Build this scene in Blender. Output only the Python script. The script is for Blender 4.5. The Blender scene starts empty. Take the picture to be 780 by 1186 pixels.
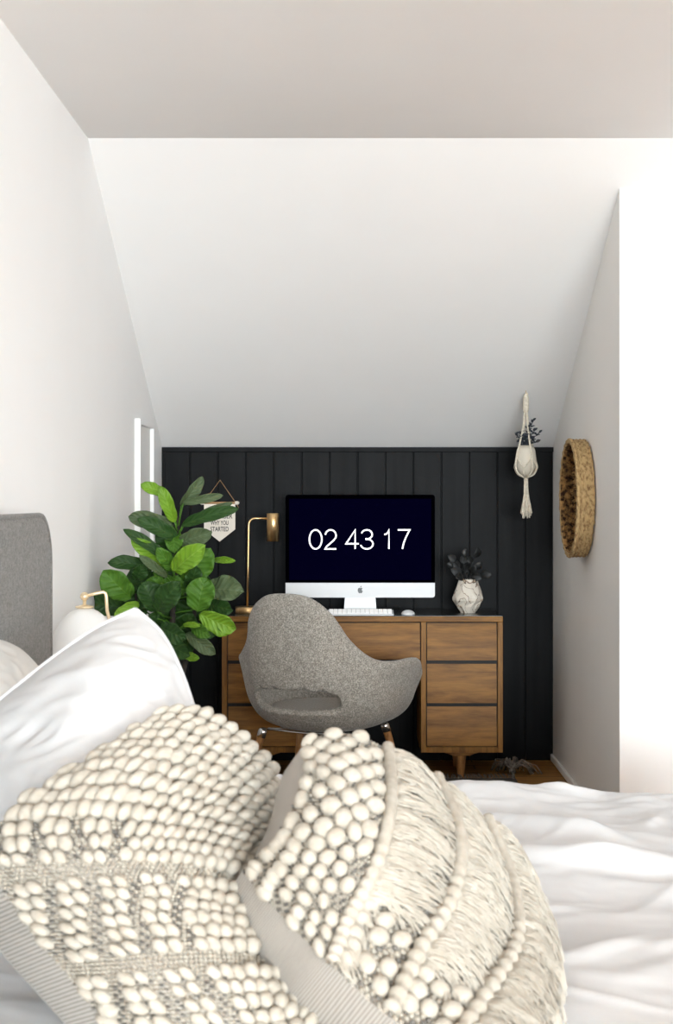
import bpy, bmesh, math, random
from mathutils import Vector, Matrix, noise
random.seed(7)
PI = math.pi
sc = bpy.context.scene
C = sc.collection
S = 1645.0
VX, VY = 407.0, 577.0
CZ = 1.2

def P(px, py, Y):
    """a point seen at pixel (px, py) of the 780x1186 photo, at distance Y"""
    return Vector(((px - VX) * Y / S, Y, CZ - (py - VY) * Y / S))

# ---------------------------------------------------------------- materials
def mat(name, col, rough=0.6, metal=0.0, spec=0.5, coat=0.0, emis=None, estr=0.0, sheen=0.0, trans=0.0):
    m = bpy.data.materials.new(name); m.use_nodes = True
    b = m.node_tree.nodes['Principled BSDF']
    b.inputs['Base Color'].default_value = (*col, 1)
    b.inputs['Roughness'].default_value = rough
    b.inputs['Metallic'].default_value = metal
    b.inputs['Specular IOR Level'].default_value = spec
    b.inputs['Coat Weight'].default_value = coat
    b.inputs['Sheen Weight'].default_value = sheen
    if emis:
        b.inputs['Emission Color'].default_value = (*emis, 1)
        b.inputs['Emission Strength'].default_value = estr
    return m

def N(m, t, **kw):
    n = m.node_tree.nodes.new(t)
    for k, v in kw.items():
        if k in n.inputs: n.inputs[k].default_value = v
        else: setattr(n, k, v)
    return n

def L(m, a, b): m.node_tree.links.new(a, b)

def noisy(m, c1, c2, scale=20, stretch=(1, 1, 1), detail=4, bump=0.0, bscale=None, bdist=0.002, lo=0.35, hi=0.65, rotz=0.0, kind='noise'):
    """colour from noise between c1 and c2, with optional bump; object coordinates"""
    b = m.node_tree.nodes['Principled BSDF']
    tc = N(m, 'ShaderNodeTexCoord'); mp = N(m, 'ShaderNodeMapping')
    mp.inputs['Scale'].default_value = stretch; mp.inputs['Rotation'].default_value = (0, 0, rotz)
    L(m, tc.outputs['Object'], mp.inputs['Vector'])
    nz = N(m, 'ShaderNodeTexNoise', Scale=scale, Detail=detail)
    L(m, mp.outputs[0], nz.inputs['Vector'])
    cr = N(m, 'ShaderNodeValToRGB')
    cr.color_ramp.elements[0].position = lo; cr.color_ramp.elements[0].color = (*c1, 1)
    cr.color_ramp.elements[1].position = hi; cr.color_ramp.elements[1].color = (*c2, 1)
    L(m, nz.outputs['Fac'], cr.inputs[0]); L(m, cr.outputs[0], b.inputs['Base Color'])
    if bump:
        n2 = N(m, 'ShaderNodeTexNoise', Scale=bscale or scale, Detail=3)
        L(m, mp.outputs[0], n2.inputs['Vector'])
        bp = N(m, 'ShaderNodeBump', Strength=bump, Distance=bdist)
        L(m, n2.outputs['Fac'], bp.inputs['Height']); L(m, bp.outputs[0], b.inputs['Normal'])
    return m

def wood(name, dark, light, stretch, scale=9, rough=0.5, coat=0.0):
    m = mat(name, light, rough, coat=coat, spec=.25)
    b = m.node_tree.nodes['Principled BSDF']
    tc = N(m, 'ShaderNodeTexCoord'); mp = N(m, 'ShaderNodeMapping'); mp.inputs['Scale'].default_value = stretch
    L(m, tc.outputs['Object'], mp.inputs['Vector'])
    n1 = N(m, 'ShaderNodeTexNoise', Scale=scale, Detail=6, Distortion=0.7)
    n2 = N(m, 'ShaderNodeTexNoise', Scale=scale * 6, Detail=3)
    L(m, mp.outputs[0], n1.inputs['Vector']); L(m, mp.outputs[0], n2.inputs['Vector'])
    mx = N(m, 'ShaderNodeMath', operation='MULTIPLY_ADD'); mx.inputs[1].default_value = 0.35
    L(m, n2.outputs['Fac'], mx.inputs[0]); L(m, n1.outputs['Fac'], mx.inputs[2])
    cr = N(m, 'ShaderNodeValToRGB')
    cr.color_ramp.elements[0].position = 0.38; cr.color_ramp.elements[0].color = (*dark, 1)
    cr.color_ramp.elements[1].position = 0.85; cr.color_ramp.elements[1].color = (*light, 1)
    L(m, mx.outputs[0], cr.inputs[0]); L(m, cr.outputs[0], b.inputs['Base Color'])
    return m

def weave(name, c1, c2, scale=900, rough=0.9, mixn=0.5):
    """speckled woven cloth"""
    m = mat(name, c1, rough, spec=0.2, sheen=0.15)
    b = m.node_tree.nodes['Principled BSDF']
    tc = N(m, 'ShaderNodeTexCoord')
    vo = N(m, 'ShaderNodeTexNoise', Scale=scale, Detail=2)
    n2 = N(m, 'ShaderNodeTexNoise', Scale=scale * 0.3, Detail=3)
    L(m, tc.outputs['Object'], vo.inputs['Vector']); L(m, tc.outputs['Object'], n2.inputs['Vector'])
    ad = N(m, 'ShaderNodeMath', operation='MULTIPLY_ADD'); ad.inputs[1].default_value = mixn
    L(m, n2.outputs['Fac'], ad.inputs[0]); L(m, vo.outputs['Fac'], ad.inputs[2])
    cr = N(m, 'ShaderNodeValToRGB')
    cr.color_ramp.elements[0].position = 0.55; cr.color_ramp.elements[0].color = (*c1, 1)
    cr.color_ramp.elements[1].position = 0.95; cr.color_ramp.elements[1].color = (*c2, 1)
    L(m, ad.outputs[0], cr.inputs[0]); L(m, cr.outputs[0], b.inputs['Base Color'])
    bp = N(m, 'ShaderNodeBump', Strength=0.5, Distance=0.0015)
    L(m, ad.outputs[0], bp.inputs['Height']); L(m, bp.outputs[0], b.inputs['Normal'])
    return m

M = {}
M['wall'] = noisy(mat('wall_paint', (.86, .862, .86), .75, spec=.25), (.855, .857, .855), (.87, .872, .87), 2, bump=.08, bscale=180, bdist=.0006)
M['ceil'] = noisy(mat('ceiling_paint', (.86, .862, .86), .85, spec=.15), (.855, .857, .855), (.87, .872, .87), 2, bump=.08, bscale=150, bdist=.0006)
M['alcove'] = noisy(mat('alcove_side_paint', (.85, .835, .81), .8, spec=.15), (.845, .83, .805), (.86, .845, .82), 2, bump=.06, bscale=150, bdist=.0006)
M['trim'] = mat('white_trim', (.86, .86, .86), .4)
M['black'] = noisy(mat('black_board_paint', (.008, .008, .009), .5, spec=.09), (.0045, .005, .0058), (.0085, .009, .010), 3, stretch=(8, 1, .6), bump=.15, bscale=30, bdist=.001)
M['floor'] = None
M['desk'] = wood('desk_walnut', (.10, .036, .005), (.285, .132, .024), (.8, 7, 7), 4.5)
M['deskv'] = wood('desk_walnut_upright', (.12, .048, .008), (.275, .128, .026), (7, 7, .8), 6)
M['desktop'] = noisy(mat('desk_top_laminate', (.03, .03, .03), .22, spec=.5), (.022, .022, .022), (.04, .038, .036), 6)
M['gap'] = mat('dark_recess', (.012, .011, .010), .7)
M['legwood'] = wood('leg_wood', (.20, .085, .025), (.42, .21, .08), (12, 12, 1.5), 6)
M['chrome'] = mat('polished_chrome', (.78, .78, .78), .18, 1.0)
M['alu'] = mat('brushed_aluminium', (.60, .61, .62), .42, .35)
M['chin'] = mat('silver_chin', (.58, .59, .60), .42, .1)
M['screen'] = mat('screen_glass', (.0004, .0003, .002), .2, spec=.0, emis=(.0006, .0004, .009), estr=.8)
M['bezel'] = mat('black_bezel', (.0004, .0004, .001), .2, spec=.0)
M['digit'] = mat('lit_digits', (1, 1, 1), .5, emis=(1, 1, 1), estr=.95)
M['logo'] = mat('black_mark', (.004, .004, .004), .3)
M['whitep'] = mat('white_plastic', (.82, .82, .82), .35)
M['key'] = mat('key_white', (.9, .9, .9), .45)
M['cable'] = mat('black_cable', (.01, .01, .01), .5)
M['brass'] = noisy(mat('brushed_brass', (.62, .42, .20), .30, 1.0), (.58, .38, .17), (.68, .47, .24), 20, stretch=(8, 8, .4))
M['pbrass'] = mat('pale_brass', (.80, .64, .42), .35, .7)
M['shadeglass'] = mat('matte_white_dome', (.78, .775, .76), .55)
M['chair'] = weave('grey_tweed', (.19, .175, .152), (.50, .465, .415), 230, mixn=.35)
M['chairin'] = weave('grey_tweed_inside', (.18, .17, .155), (.60, .565, .52), 230, mixn=.35)
M['headboard'] = weave('headboard_linen', (.085, .08, .074), (.24, .23, .215), 300, mixn=.5)
M['linen'] = noisy(mat('white_linen', (.68, .69, .705), .9, spec=.06), (.67, .68, .695), (.695, .705, .72), 5, bump=.12, bscale=40, bdist=.004)
M['linen2'] = noisy(mat('offwhite_linen', (.66, .65, .625), .85, spec=.1), (.65, .64, .615), (.68, .67, .645), 5, bump=.12, bscale=40, bdist=.004)
M['wool'] = noisy(mat('cream_wool', (.48, .445, .385), .95, spec=.04), (.44, .405, .345), (.53, .50, .44), 60, bump=.5, bscale=260, bdist=.002)
M['knit'] = noisy(mat('cream_knit', (.42, .39, .33), .95, spec=.05), (.36, .33, .28), (.48, .45, .385), 90, bump=.5, bscale=400, bdist=.0015)
M['greyknit'] = noisy(mat('grey_yarn', (.17, .16, .145), .95, spec=.05), (.13, .12, .11), (.23, .22, .20), 90)
M['basket'] = None
M['macrame'] = noisy(mat('macrame_cotton', (.66, .60, .49), .95, spec=.1), (.58, .52, .42), (.74, .68, .57), 120, bump=.4, bscale=300)
M['potcream'] = mat('cream_pot', (.62, .57, .48), .6)
M['succ'] = mat('dusky_blue_leaf', (.035, .042, .055), .6)
M['darkleaf'] = mat('near_black_leaf', (.006, .007, .007), .5)
M['darkleaf2'] = mat('charcoal_leaf', (.018, .019, .020), .6)
M['soil'] = noisy(mat('soil', (.03, .02, .012), .95), (.02, .013, .008), (.05, .035, .02), 60, bump=.6)
M['felt'] = mat('pennant_felt', (.80, .74, .66), .9, spec=.1)
M['ink'] = mat('black_ink', (.02, .018, .016), .8)
M['rod'] = mat('tan_rod', (.42, .24, .11), .55)
M['string'] = mat('tan_string', (.40, .24, .12), .8)
M['rug'] = noisy(mat('charcoal_rug', (.06, .052, .045), .95), (.035, .03, .026), (.10, .088, .078), 60, stretch=(1, 8, 1), bump=.6, bscale=200)
M['rugfringe'] = noisy(mat('rug_fringe_yarn', (.15, .13, .11), .95), (.10, .085, .07), (.22, .19, .165), 80)
M['planter'] = mat('black_planter', (.015, .015, .015), .6)
M['bark'] = noisy(mat('bark', (.035, .025, .018), .9), (.008, .006, .004), (.025, .018, .012), 40, bump=.5)
M['paper'] = mat('white_print_paper', (.80, .80, .79), .6)
M['bedwood'] = wood('bed_frame_wood', (.12, .07, .04), (.24, .15, .09), (1.2, 9, 9), 6)

# floor planks
m = mat('oak_floor', (.3, .15, .05), .55, spec=.2); M['floor'] = m
b = m.node_tree.nodes['Principled BSDF']
tc = N(m, 'ShaderNodeTexCoord'); mp = N(m, 'ShaderNodeMapping'); mp.inputs['Rotation'].default_value = (0, 0, 0)
L(m, tc.outputs['Object'], mp.inputs[0])
br = N(m, 'ShaderNodeTexBrick', Scale=1.0); br.inputs['Brick Width'].default_value = 1.1; br.inputs['Row Height'].default_value = .085
br.inputs['Mortar Size'].default_value = .0025
br.inputs['Color1'].default_value = (.30, .145, .035, 1); br.inputs['Color2'].default_value = (.40, .20, .055, 1); br.inputs['Mortar'].default_value = (.05, .025, .01, 1)
L(m, mp.outputs[0], br.inputs[0])
mp2 = N(m, 'ShaderNodeMapping'); mp2.inputs['Scale'].default_value = (1.5, 14, 1); L(m, tc.outputs['Object'], mp2.inputs[0])
nz = N(m, 'ShaderNodeTexNoise', Scale=7.0, Detail=6); L(m, mp2.outputs[0], nz.inputs[0])
mr = N(m, 'ShaderNodeMix', data_type='RGBA', blend_type='MULTIPLY'); mr.inputs[0].default_value = .7
cr = N(m, 'ShaderNodeValToRGB'); cr.color_ramp.elements[0].position = .35; cr.color_ramp.elements[0].color = (.45, .42, .38, 1); cr.color_ramp.elements[1].position = .65; cr.color_ramp.elements[1].color = (1, 1, 1, 1)
L(m, nz.outputs['Fac'], cr.inputs[0]); L(m, br.outputs['Color'], mr.inputs[6]); L(m, cr.outputs[0], mr.inputs[7]); L(m, mr.outputs[2], b.inputs['Base Color'])

# basket straw
m = mat('basket_straw', (.5, .32, .13), .8, spec=.25); M['basket'] = m
noisy(m, (.20, .11, .045), (.50, .345, .165), 60, stretch=(1, 1, 1.6), detail=6, bump=.8, bscale=120, bdist=.004, lo=.30, hi=.55)
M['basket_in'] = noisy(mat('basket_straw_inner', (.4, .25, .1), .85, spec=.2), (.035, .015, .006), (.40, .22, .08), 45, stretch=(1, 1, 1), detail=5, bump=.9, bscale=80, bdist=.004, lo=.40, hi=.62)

# vase marble
m = mat('marbled_ceramic', (.7, .64, .55), .45); M['vase'] = m
b = m.node_tree.nodes['Principled BSDF']
tc = N(m, 'ShaderNodeTexCoord'); nz = N(m, 'ShaderNodeTexNoise', Scale=13.0, Detail=2, Distortion=1.4)
L(m, tc.outputs['Object'], nz.inputs[0])
cr = N(m, 'ShaderNodeValToRGB'); e = cr.color_ramp.elements
e[0].position = .0; e[0].color = (.66, .60, .52, 1); e[1].position = .485; e[1].color = (.66, .60, .52, 1)
for p_, c_ in ((.497, (.10, .06, .04, 1)), (.505, (.05, .035, .03, 1)), (.518, (.45, .33, .22, 1)), (.54, (.68, .63, .55, 1))):
    q = e.new(p_); q.color = c_
L(m, nz.outputs['Fac'], cr.inputs[0]); L(m, cr.outputs[0], b.inputs['Base Color'])

def leafmat(name, c, vein, rough=.45):
    m = mat(name, c, rough, spec=.3)
    b = m.node_tree.nodes['Principled BSDF']
    uv = N(m, 'ShaderNodeUVMap'); sp = N(m, 'ShaderNodeSeparateXYZ'); L(m, uv.outputs[0], sp.inputs[0])
    # |u-.5|
    s1 = N(m, 'ShaderNodeMath', operation='SUBTRACT'); s1.inputs[1].default_value = .5; L(m, sp.outputs[0], s1.inputs[0])
    ab = N(m, 'ShaderNodeMath', operation='ABSOLUTE'); L(m, s1.outputs[0], ab.inputs[0])
    # side veins: sin((v - .8|u|)*k)
    k1 = N(m, 'ShaderNodeMath', operation='MULTIPLY_ADD'); k1.inputs[1].default_value = -.55; L(m, ab.outputs[0], k1.inputs[0]); L(m, sp.outputs[1], k1.inputs[2])
    k2 = N(m, 'ShaderNodeMath', operation='MULTIPLY'); k2.inputs[1].default_value = 42; L(m, k1.outputs[0], k2.inputs[0])
    sn = N(m, 'ShaderNodeMath', operation='SINE'); L(m, k2.outputs[0], sn.inputs[0])
    g = N(m, 'ShaderNodeMath', operation='GREATER_THAN'); g.inputs[1].default_value = .965; L(m, sn.outputs[0], g.inputs[0])
    mid = N(m, 'ShaderNodeMath', operation='LESS_THAN'); mid.inputs[1].default_value = .022; L(m, ab.outputs[0], mid.inputs[0])
    mxx = N(m, 'ShaderNodeMath', operation='MAXIMUM'); L(m, g.outputs[0], mxx.inputs[0]); L(m, mid.outputs[0], mxx.inputs[1])
    sc_ = N(m, 'ShaderNodeMath', operation='MULTIPLY'); sc_.inputs[1].default_value = .38; L(m, mxx.outputs[0], sc_.inputs[0])
    tc = N(m, 'ShaderNodeTexCoord'); nz = N(m, 'ShaderNodeTexNoise', Scale=14.0, Detail=3); L(m, tc.outputs['Object'], nz.inputs[0])
    m1 = N(m, 'ShaderNodeMix', data_type='RGBA'); m1.inputs[6].default_value = (c[0] * .7, c[1] * .75, c[2] * .7, 1); m1.inputs[7].default_value = (c[0] * 1.25, c[1] * 1.2, c[2] * 1.2, 1)
    L(m, nz.outputs['Fac'], m1.inputs[0])
    m2 = N(m, 'ShaderNodeMix', data_type='RGBA'); L(m, sc_.outputs[0], m2.inputs[0]); L(m, m1.outputs[2], m2.inputs[6]); m2.inputs[7].default_value = (*vein, 1)
    L(m, m2.outputs[2], b.inputs['Base Color'])
    bp = N(m, 'ShaderNodeBump', Strength=.3, Distance=.004); L(m, sn.outputs[0], bp.inputs['Height']); L(m, bp.outputs[0], b.inputs['Normal'])
    return m
M['leafB'] = leafmat('bright_green_leaf', (.13, .26, .016), (.24, .38, .06))  # four greens set leaf by leaf: bright, mid, dark and greyish
M['leafM'] = leafmat('mid_green_leaf', (.050, .135, .010), (.11, .22, .03), .55)
M['leafD'] = leafmat('dark_green_leaf', (.017, .054, .008), (.05, .11, .022), .55)
M['leafG'] = leafmat('grey_green_leaf', (.068, .100, .044), (.13, .17, .09), .55)

# ---------------------------------------------------------------- mesh helpers
def link(name, me, m=None, parent=None, smooth=False):
    o = bpy.data.objects.new(name, me); C.objects.link(o)
    if m is not None:
        for x in (m if isinstance(m, (list, tuple)) else [m]): me.materials.append(x)
    if parent is not None: o.parent = parent
    if smooth:
        for p in me.polygons: p.use_smooth = True
    return o

class MB:
    def __init__(s): s.v = []; s.f = []; s.mi = []; s.cur = 0
    def add(s, vs, fs):
        n = len(s.v); s.v += [tuple(x) for x in vs]; s.f += [tuple(i + n for i in f) for f in fs]; s.mi += [s.cur] * len(fs)
    def box(s, x0, x1, y0, y1, z0, z1):
        s.add([(x0, y0, z0), (x1, y0, z0), (x1, y1, z0), (x0, y1, z0), (x0, y0, z1), (x1, y0, z1), (x1, y1, z1), (x0, y1, z1)],
              [(0, 3, 2, 1), (4, 5, 6, 7), (0, 1, 5, 4), (1, 2, 6, 5), (2, 3, 7, 6), (3, 0, 4, 7)])
    def prism(s, pts, axis, a, b_):
        """pts 2-D outline; extruded along axis from a to b_"""
        n = len(pts)
        def mk(p, t):
            if axis == 'x': return (t, p[0], p[1])
            if axis == 'y': return (p[0], t, p[1])
            return (p[0], p[1], t)
        vs = [mk(p, a) for p in pts] + [mk(p, b_) for p in pts]
        s.add(vs, [tuple(range(n - 1, -1, -1)), tuple(range(n, 2 * n))] + [(i, (i + 1) % n, n + (i + 1) % n, n + i) for i in range(n)])
    def lathe(s, prof, c=(0, 0, 0), n=32, caps=True):
        vs = []; fs = []
        for r, z in prof:
            for i in range(n):
                a = 2 * PI * i / n; vs.append((c[0] + r * math.cos(a), c[1] + r * math.sin(a), c[2] + z))
        for j in range(len(prof) - 1):
            for i in range(n):
                k = (i + 1) % n; fs.append((j * n + i, j * n + k, (j + 1) * n + k, (j + 1) * n + i))
        if caps:
            if prof[0][0] > 1e-6: fs.append(tuple(range(n - 1, -1, -1)))
            if prof[-1][0] > 1e-6: fs.append(tuple((len(prof) - 1) * n + i for i in range(n)))
        s.add(vs, fs)
    def tube(s, pts, r, n=8, caps=True):
        pts = [Vector(p) for p in pts]
        rs = r if isinstance(r, (list, tuple)) else [r] * len(pts)
        vs = []; fs = []; up = None
        for i, p in enumerate(pts):
            d = (pts[min(i + 1, len(pts) - 1)] - pts[max(i - 1, 0)])
            if d.length < 1e-9: d = Vector((0, 0, 1))
            d.normalize()
            if up is None:
                up = Vector((0, 0, 1)) if abs(d.z) < .9 else Vector((1, 0, 0))
            a = d.cross(up).normalized(); up = a.cross(d).normalized()
            for k in range(n):
                t = 2 * PI * k / n; vs.append(p + a * math.cos(t) * rs[i] + up * math.sin(t) * rs[i])
        for i in range(len(pts) - 1):
            for k in range(n):
                q = (k + 1) % n; fs.append((i * n + k, i * n + q, (i + 1) * n + q, (i + 1) * n + k))
        if caps:
            fs.append(tuple(range(n - 1, -1, -1))); fs.append(tuple((len(pts) - 1) * n + k for k in range(n)))
        s.add(vs, fs)
    def blob(s, c, ax, ay, az, nu=8, nv=5):
        """ellipsoid with axis vectors ax, ay, az"""
        vs = [Vector(c) + az]; fs = []
        for j in range(1, nv):
            ph = PI * j / nv
            for i in range(nu):
                t = 2 * PI * i / nu
                vs.append(Vector(c) + ax * math.cos(t) * math.sin(ph) + ay * math.sin(t) * math.sin(ph) + az * math.cos(ph))
        vs.append(Vector(c) - az)
        for i in range(nu): fs.append((0, 1 + i, 1 + (i + 1) % nu))
        for j in range(nv - 2):
            for i in range(nu):
                k = (i + 1) % nu; a = 1 + j * nu; b_ = a + nu
                fs.append((a + i, b_ + i, b_ + k, a + k))
        e_ = len(vs) - 1; a = 1 + (nv - 2) * nu
        for i in range(nu): fs.append((e_, a + (i + 1) % nu, a + i))
        s.add(vs, fs)
    def mesh(s, name):
        me = bpy.data.meshes.new(name); me.from_pydata(s.v, [], s.f); me.update()
        for p, i in zip(me.polygons, s.mi): p.material_index = i
        return me
    def build(s, name, m, parent=None, smooth=False, bevel=0, seg=2, sub=0, fixn=False):
        me = s.mesh(name)
        if fixn or bevel:
            bm = bmesh.new(); bm.from_mesh(me); bmesh.ops.recalc_face_normals(bm, faces=bm.faces); bm.to_mesh(me); bm.free()
        o = link(name, me, m, parent, smooth)
        if bevel:
            md = o.modifiers.new('Bevel', 'BEVEL'); md.width = bevel; md.segments = seg; md.limit_method = 'ANGLE'; md.angle_limit = .6
        if sub:
            md = o.modifiers.new('Sub', 'SUBSURF'); md.levels = sub; md.render_levels = sub
        return o

def tag(o, label=None, cat=None, group=None, kind=None):
    if label: o['label'] = label
    if cat: o['category'] = cat
    if group: o['group'] = group
    if kind: o['kind'] = kind
    return o
def thing(name, label, cat, loc=(0, 0, 0), rotz=0, group=None):
    o = bpy.data.objects.new(name, None); C.objects.link(o); o.location = loc; o.rotation_euler = (0, 0, rotz)
    o.empty_display_size = .1
    return tag(o, label, cat, group)
def cr1(p0, p1, p2, p3, t):
    return .5 * ((2 * p1) + (-p0 + p2) * t + (2 * p0 - 5 * p1 + 4 * p2 - p3) * t * t + (-p0 + 3 * p1 - 3 * p2 + p3) * t ** 3)
def spline(pts, t, closed=False):
    n = len(pts)
    if closed:
        x = (t % 1) * n; i = int(x) % n; f = x - int(x)
        return cr1(pts[i - 1], pts[i], pts[(i + 1) % n], pts[(i + 2) % n], f)
    x = max(0, min(1, t)) * (n - 1); i = min(int(x), n - 2); f = x - i
    p0 = pts[i - 1] if i > 0 else pts[i] * 2 - pts[i + 1]
    p3 = pts[i + 2] if i + 2 < n else pts[i + 1] * 2 - pts[i]
    return cr1(p0, pts[i], pts[i + 1], p3, f)
def rsq(w, d, r, n=5):
    """rounded rectangle outline centred on 0"""
    out = []
    for cx, cy, a0 in ((w / 2 - r, d / 2 - r, 0), (-w / 2 + r, d / 2 - r, PI / 2), (-w / 2 + r, -d / 2 + r, PI), (w / 2 - r, -d / 2 + r, 1.5 * PI)):
        for i in range(n + 1):
            a = a0 + PI / 2 * i / n; out.append((cx + r * math.cos(a), cy + r * math.sin(a)))
    return out

# ================================================================ SETTING
XL, XR, YB, YC = -.866, .925, 6.5, 4.893      # left wall, alcove right wall, knee wall, facing wall
XE, YR = 4.3, -7.0                              # far right wall, wall behind the camera
ZS = 1.437; SL = .517; YK = 4.669; ZC = ZS + SL * (YB - YK)
def zslope(y): return ZS + SL * (YB - y)
def struct(name, mb, m, **kw):
    o = mb.build(name, m, **kw); o['kind'] = 'structure'; return o
T = .12
b_ = MB(); b_.box(XL - T, XE + T, YR - T, YB + T, -.1, 0); struct('floor', b_, M['floor'])
b_ = MB(); b_.box(XL - T, XL, YR - T, YB + T, 0, 2.7); struct('wall_left', b_, M['wall'])
# flat ceiling and sloped ceiling
b_ = MB(); b_.box(XL - T, XE + T, YR - T, YK, ZC, ZC + .1); struct('ceiling', b_, M['ceil'])
b_ = MB(); b_.prism([(YK, ZC), (YB + T, zslope(YB + T)), (YB + T, zslope(YB + T) + .12), (YK, ZC + .12)], 'x', XL - T, XE + T)
struct('ceiling_slope', b_, M['ceil'], fixn=True)
# knee wall: backing and vertical boards
b_ = MB(); b_.box(XL, XR + .1, YB + .012, YB + T, 0, ZS)
bw = (XR - XL) / 14
for i in range(14):
    x0 = XL + i * bw
    b_.box(x0 + .0022, x0 + bw - .0022, YB, YB + .014, 0, ZS - .004)
struct('wall_back', b_, M['black'], bevel=.0025, seg=2)
b_ = MB(); b_.box(XL, XR, YB - .014, YB, ZS - .026, ZS - .004)
struct('trim_1', b_, M['black'], bevel=.002)
b_ = MB(); b_.box(XL, XL + .014, YB - .012, YB, 0, ZS - .026); struct('trim_2', b_, M['black'])
# alcove right wall (returns from the facing wall) and the facing wall
b_ = MB(); b_.prism([(YC, 0), (YB + .02, 0), (YB + .02, ZS), (YC, zslope(YC))], 'x', XR, XR + .1)
struct('wall_right', b_, M['alcove'], fixn=True)
b_ = MB(); b_.prism([(XR + .0015, 0), (XE + T, 0), (XE + T, zslope(YC)), (XR + .0015, zslope(YC))], 'y', YC - .0015, YC + .09)
struct('wall_front', b_, M['wall'], fixn=True)
b_ = MB(); b_.box(XR - .014, XR, YC, YB - .001, 0, .032); struct('baseboard_right', b_, M['alcove'], bevel=.006)
b_ = MB(); b_.box(XR - .01, XE, YC - .014, YC, 0, .09); struct('baseboard_front', b_, M['trim'], bevel=.004)
b_ = MB(); b_.box(XL, XL + .014, 3.9, YB - .02, 0, .09); struct('baseboard_left', b_, M['trim'], bevel=.004)

def wall_with_window(name, axis, pos, a0, a1, w0, w1, z0, z1, n):
    """wall at pos (thickness T outward) from a0 to a1 with an opening w0..w1, z0..z1, plus its window frame"""
    b_ = MB(); H = ZC
    def bx(p0, p1, q0, q1):
        if axis == 'x': b_.box(min(pos, pos + n * T), max(pos, pos + n * T), p0, p1, q0, q1)
        else: b_.box(p0, p1, min(pos, pos + n * T), max(pos, pos + n * T), q0, q1)
    bx(a0, w0, 0, H); bx(w1, a1, 0, H); bx(w0, w1, 0, z0); bx(w0, w1, z1, H)
    struct(name, b_, M['wall'])
    f = MB()
    def fx(p0, p1, q0, q1, d=.05):
        lo, hi = sorted((pos + n * .03, pos + n * (.03 + d)))
        if axis == 'x': f.box(lo, hi, p0, p1, q0, q1)
        else: f.box(p0, p1, lo, hi, q0, q1)
    fx(w0, w0 + .06, z0, z1); fx(w1 - .06, w1, z0, z1); fx(w0, w1, z0, z0 + .06); fx(w0, w1, z1 - .06, z1)
    mid = (w0 + w1) / 2; fx(mid - .02, mid + .02, z0, z1); fx(w0, w1, (z0 + z1) / 2 - .015, (z0 + z1) / 2 + .015)
    return f
f = wall_with_window('wall_side', 'x', XE, YR - T, YC, .6, 4.5, .5, 2.25, 1)
struct('window_1', f, M['trim'])
f = wall_with_window('wall_rear', 'y', YR, XL, XE, -.7, 3.9, .45, 2.3, -1)
struct('window_2', f, M['trim'])

# ================================================================ BED
bed_x0, bed_x1, bed_y0, bed_y1 = -.755, 1.32, 1.42, 3.62
hb = thing('headboard', 'grey linen upholstered headboard with rounded corners against the white wall', 'headboard', (XL + .002, 0, 0))
def rounded_panel(y0, y1, z0, z1, r, x0, x1):
    pts = [(y0, z0), (y1, z0)]
    for i in range(9):
        a = PI / 2 * i / 8; pts.append((y1 - r * .95 + r * .95 * math.cos(a), z1 - r + r * math.sin(a)))
    for i in range(9):
        a = PI / 2 + PI / 2 * i / 8; pts.append((y0 + r + r * math.cos(a), z1 - r + r * math.sin(a)))
    b_ = MB(); b_.prism(pts, 'x', x0, x1); return b_, pts
b_, pts = rounded_panel(1.35, 3.66, .08, 1.158, .13, .012, .092)
b_.build('panel', M['headboard'], hb, bevel=.014, seg=4, smooth=True)
pp = MB(); pp.tube([(.088, y, z) for y, z in pts[1:]] + [(.088, 1.35, .1)], .006, 8)
pp.build('piping', M['headboard'], hb, smooth=True)
for y in (1.6, 3.4):
    b_ = MB(); b_.box(.015, .06, y - .03, y + .03, 0, .1); b_.build('foot', M['bedwood'], hb)

bf = thing('bed_frame', 'low wooden bed frame under the white duvet', 'bed', (0, 0, 0))
b_ = MB(); b_.box(bed_x0 + .03, bed_x1 - .03, bed_y0 + .1, bed_y1 - .06, .12, .2); b_.build('platform', M['bedwood'], bf, bevel=.01)
for x in (bed_x0 + .12, bed_x1 - .12):
    for y in (bed_y0 + .18, bed_y1 - .14):
        b_ = MB(); b_.lathe([(.022, 0), (.03, .12)], (x, y, 0), 16); b_.build('leg', M['bedwood'], bf, smooth=False)
b_ = MB(); b_.box(bed_x0 + .01, bed_x1 - .03, bed_y0 + .1, bed_y1 - .06, .202, .43)
tag(b_.build('mattress', M['linen'], None, bevel=.05, seg=4, smooth=True), 'thick white mattress under the rumpled duvet', 'mattress')

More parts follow.
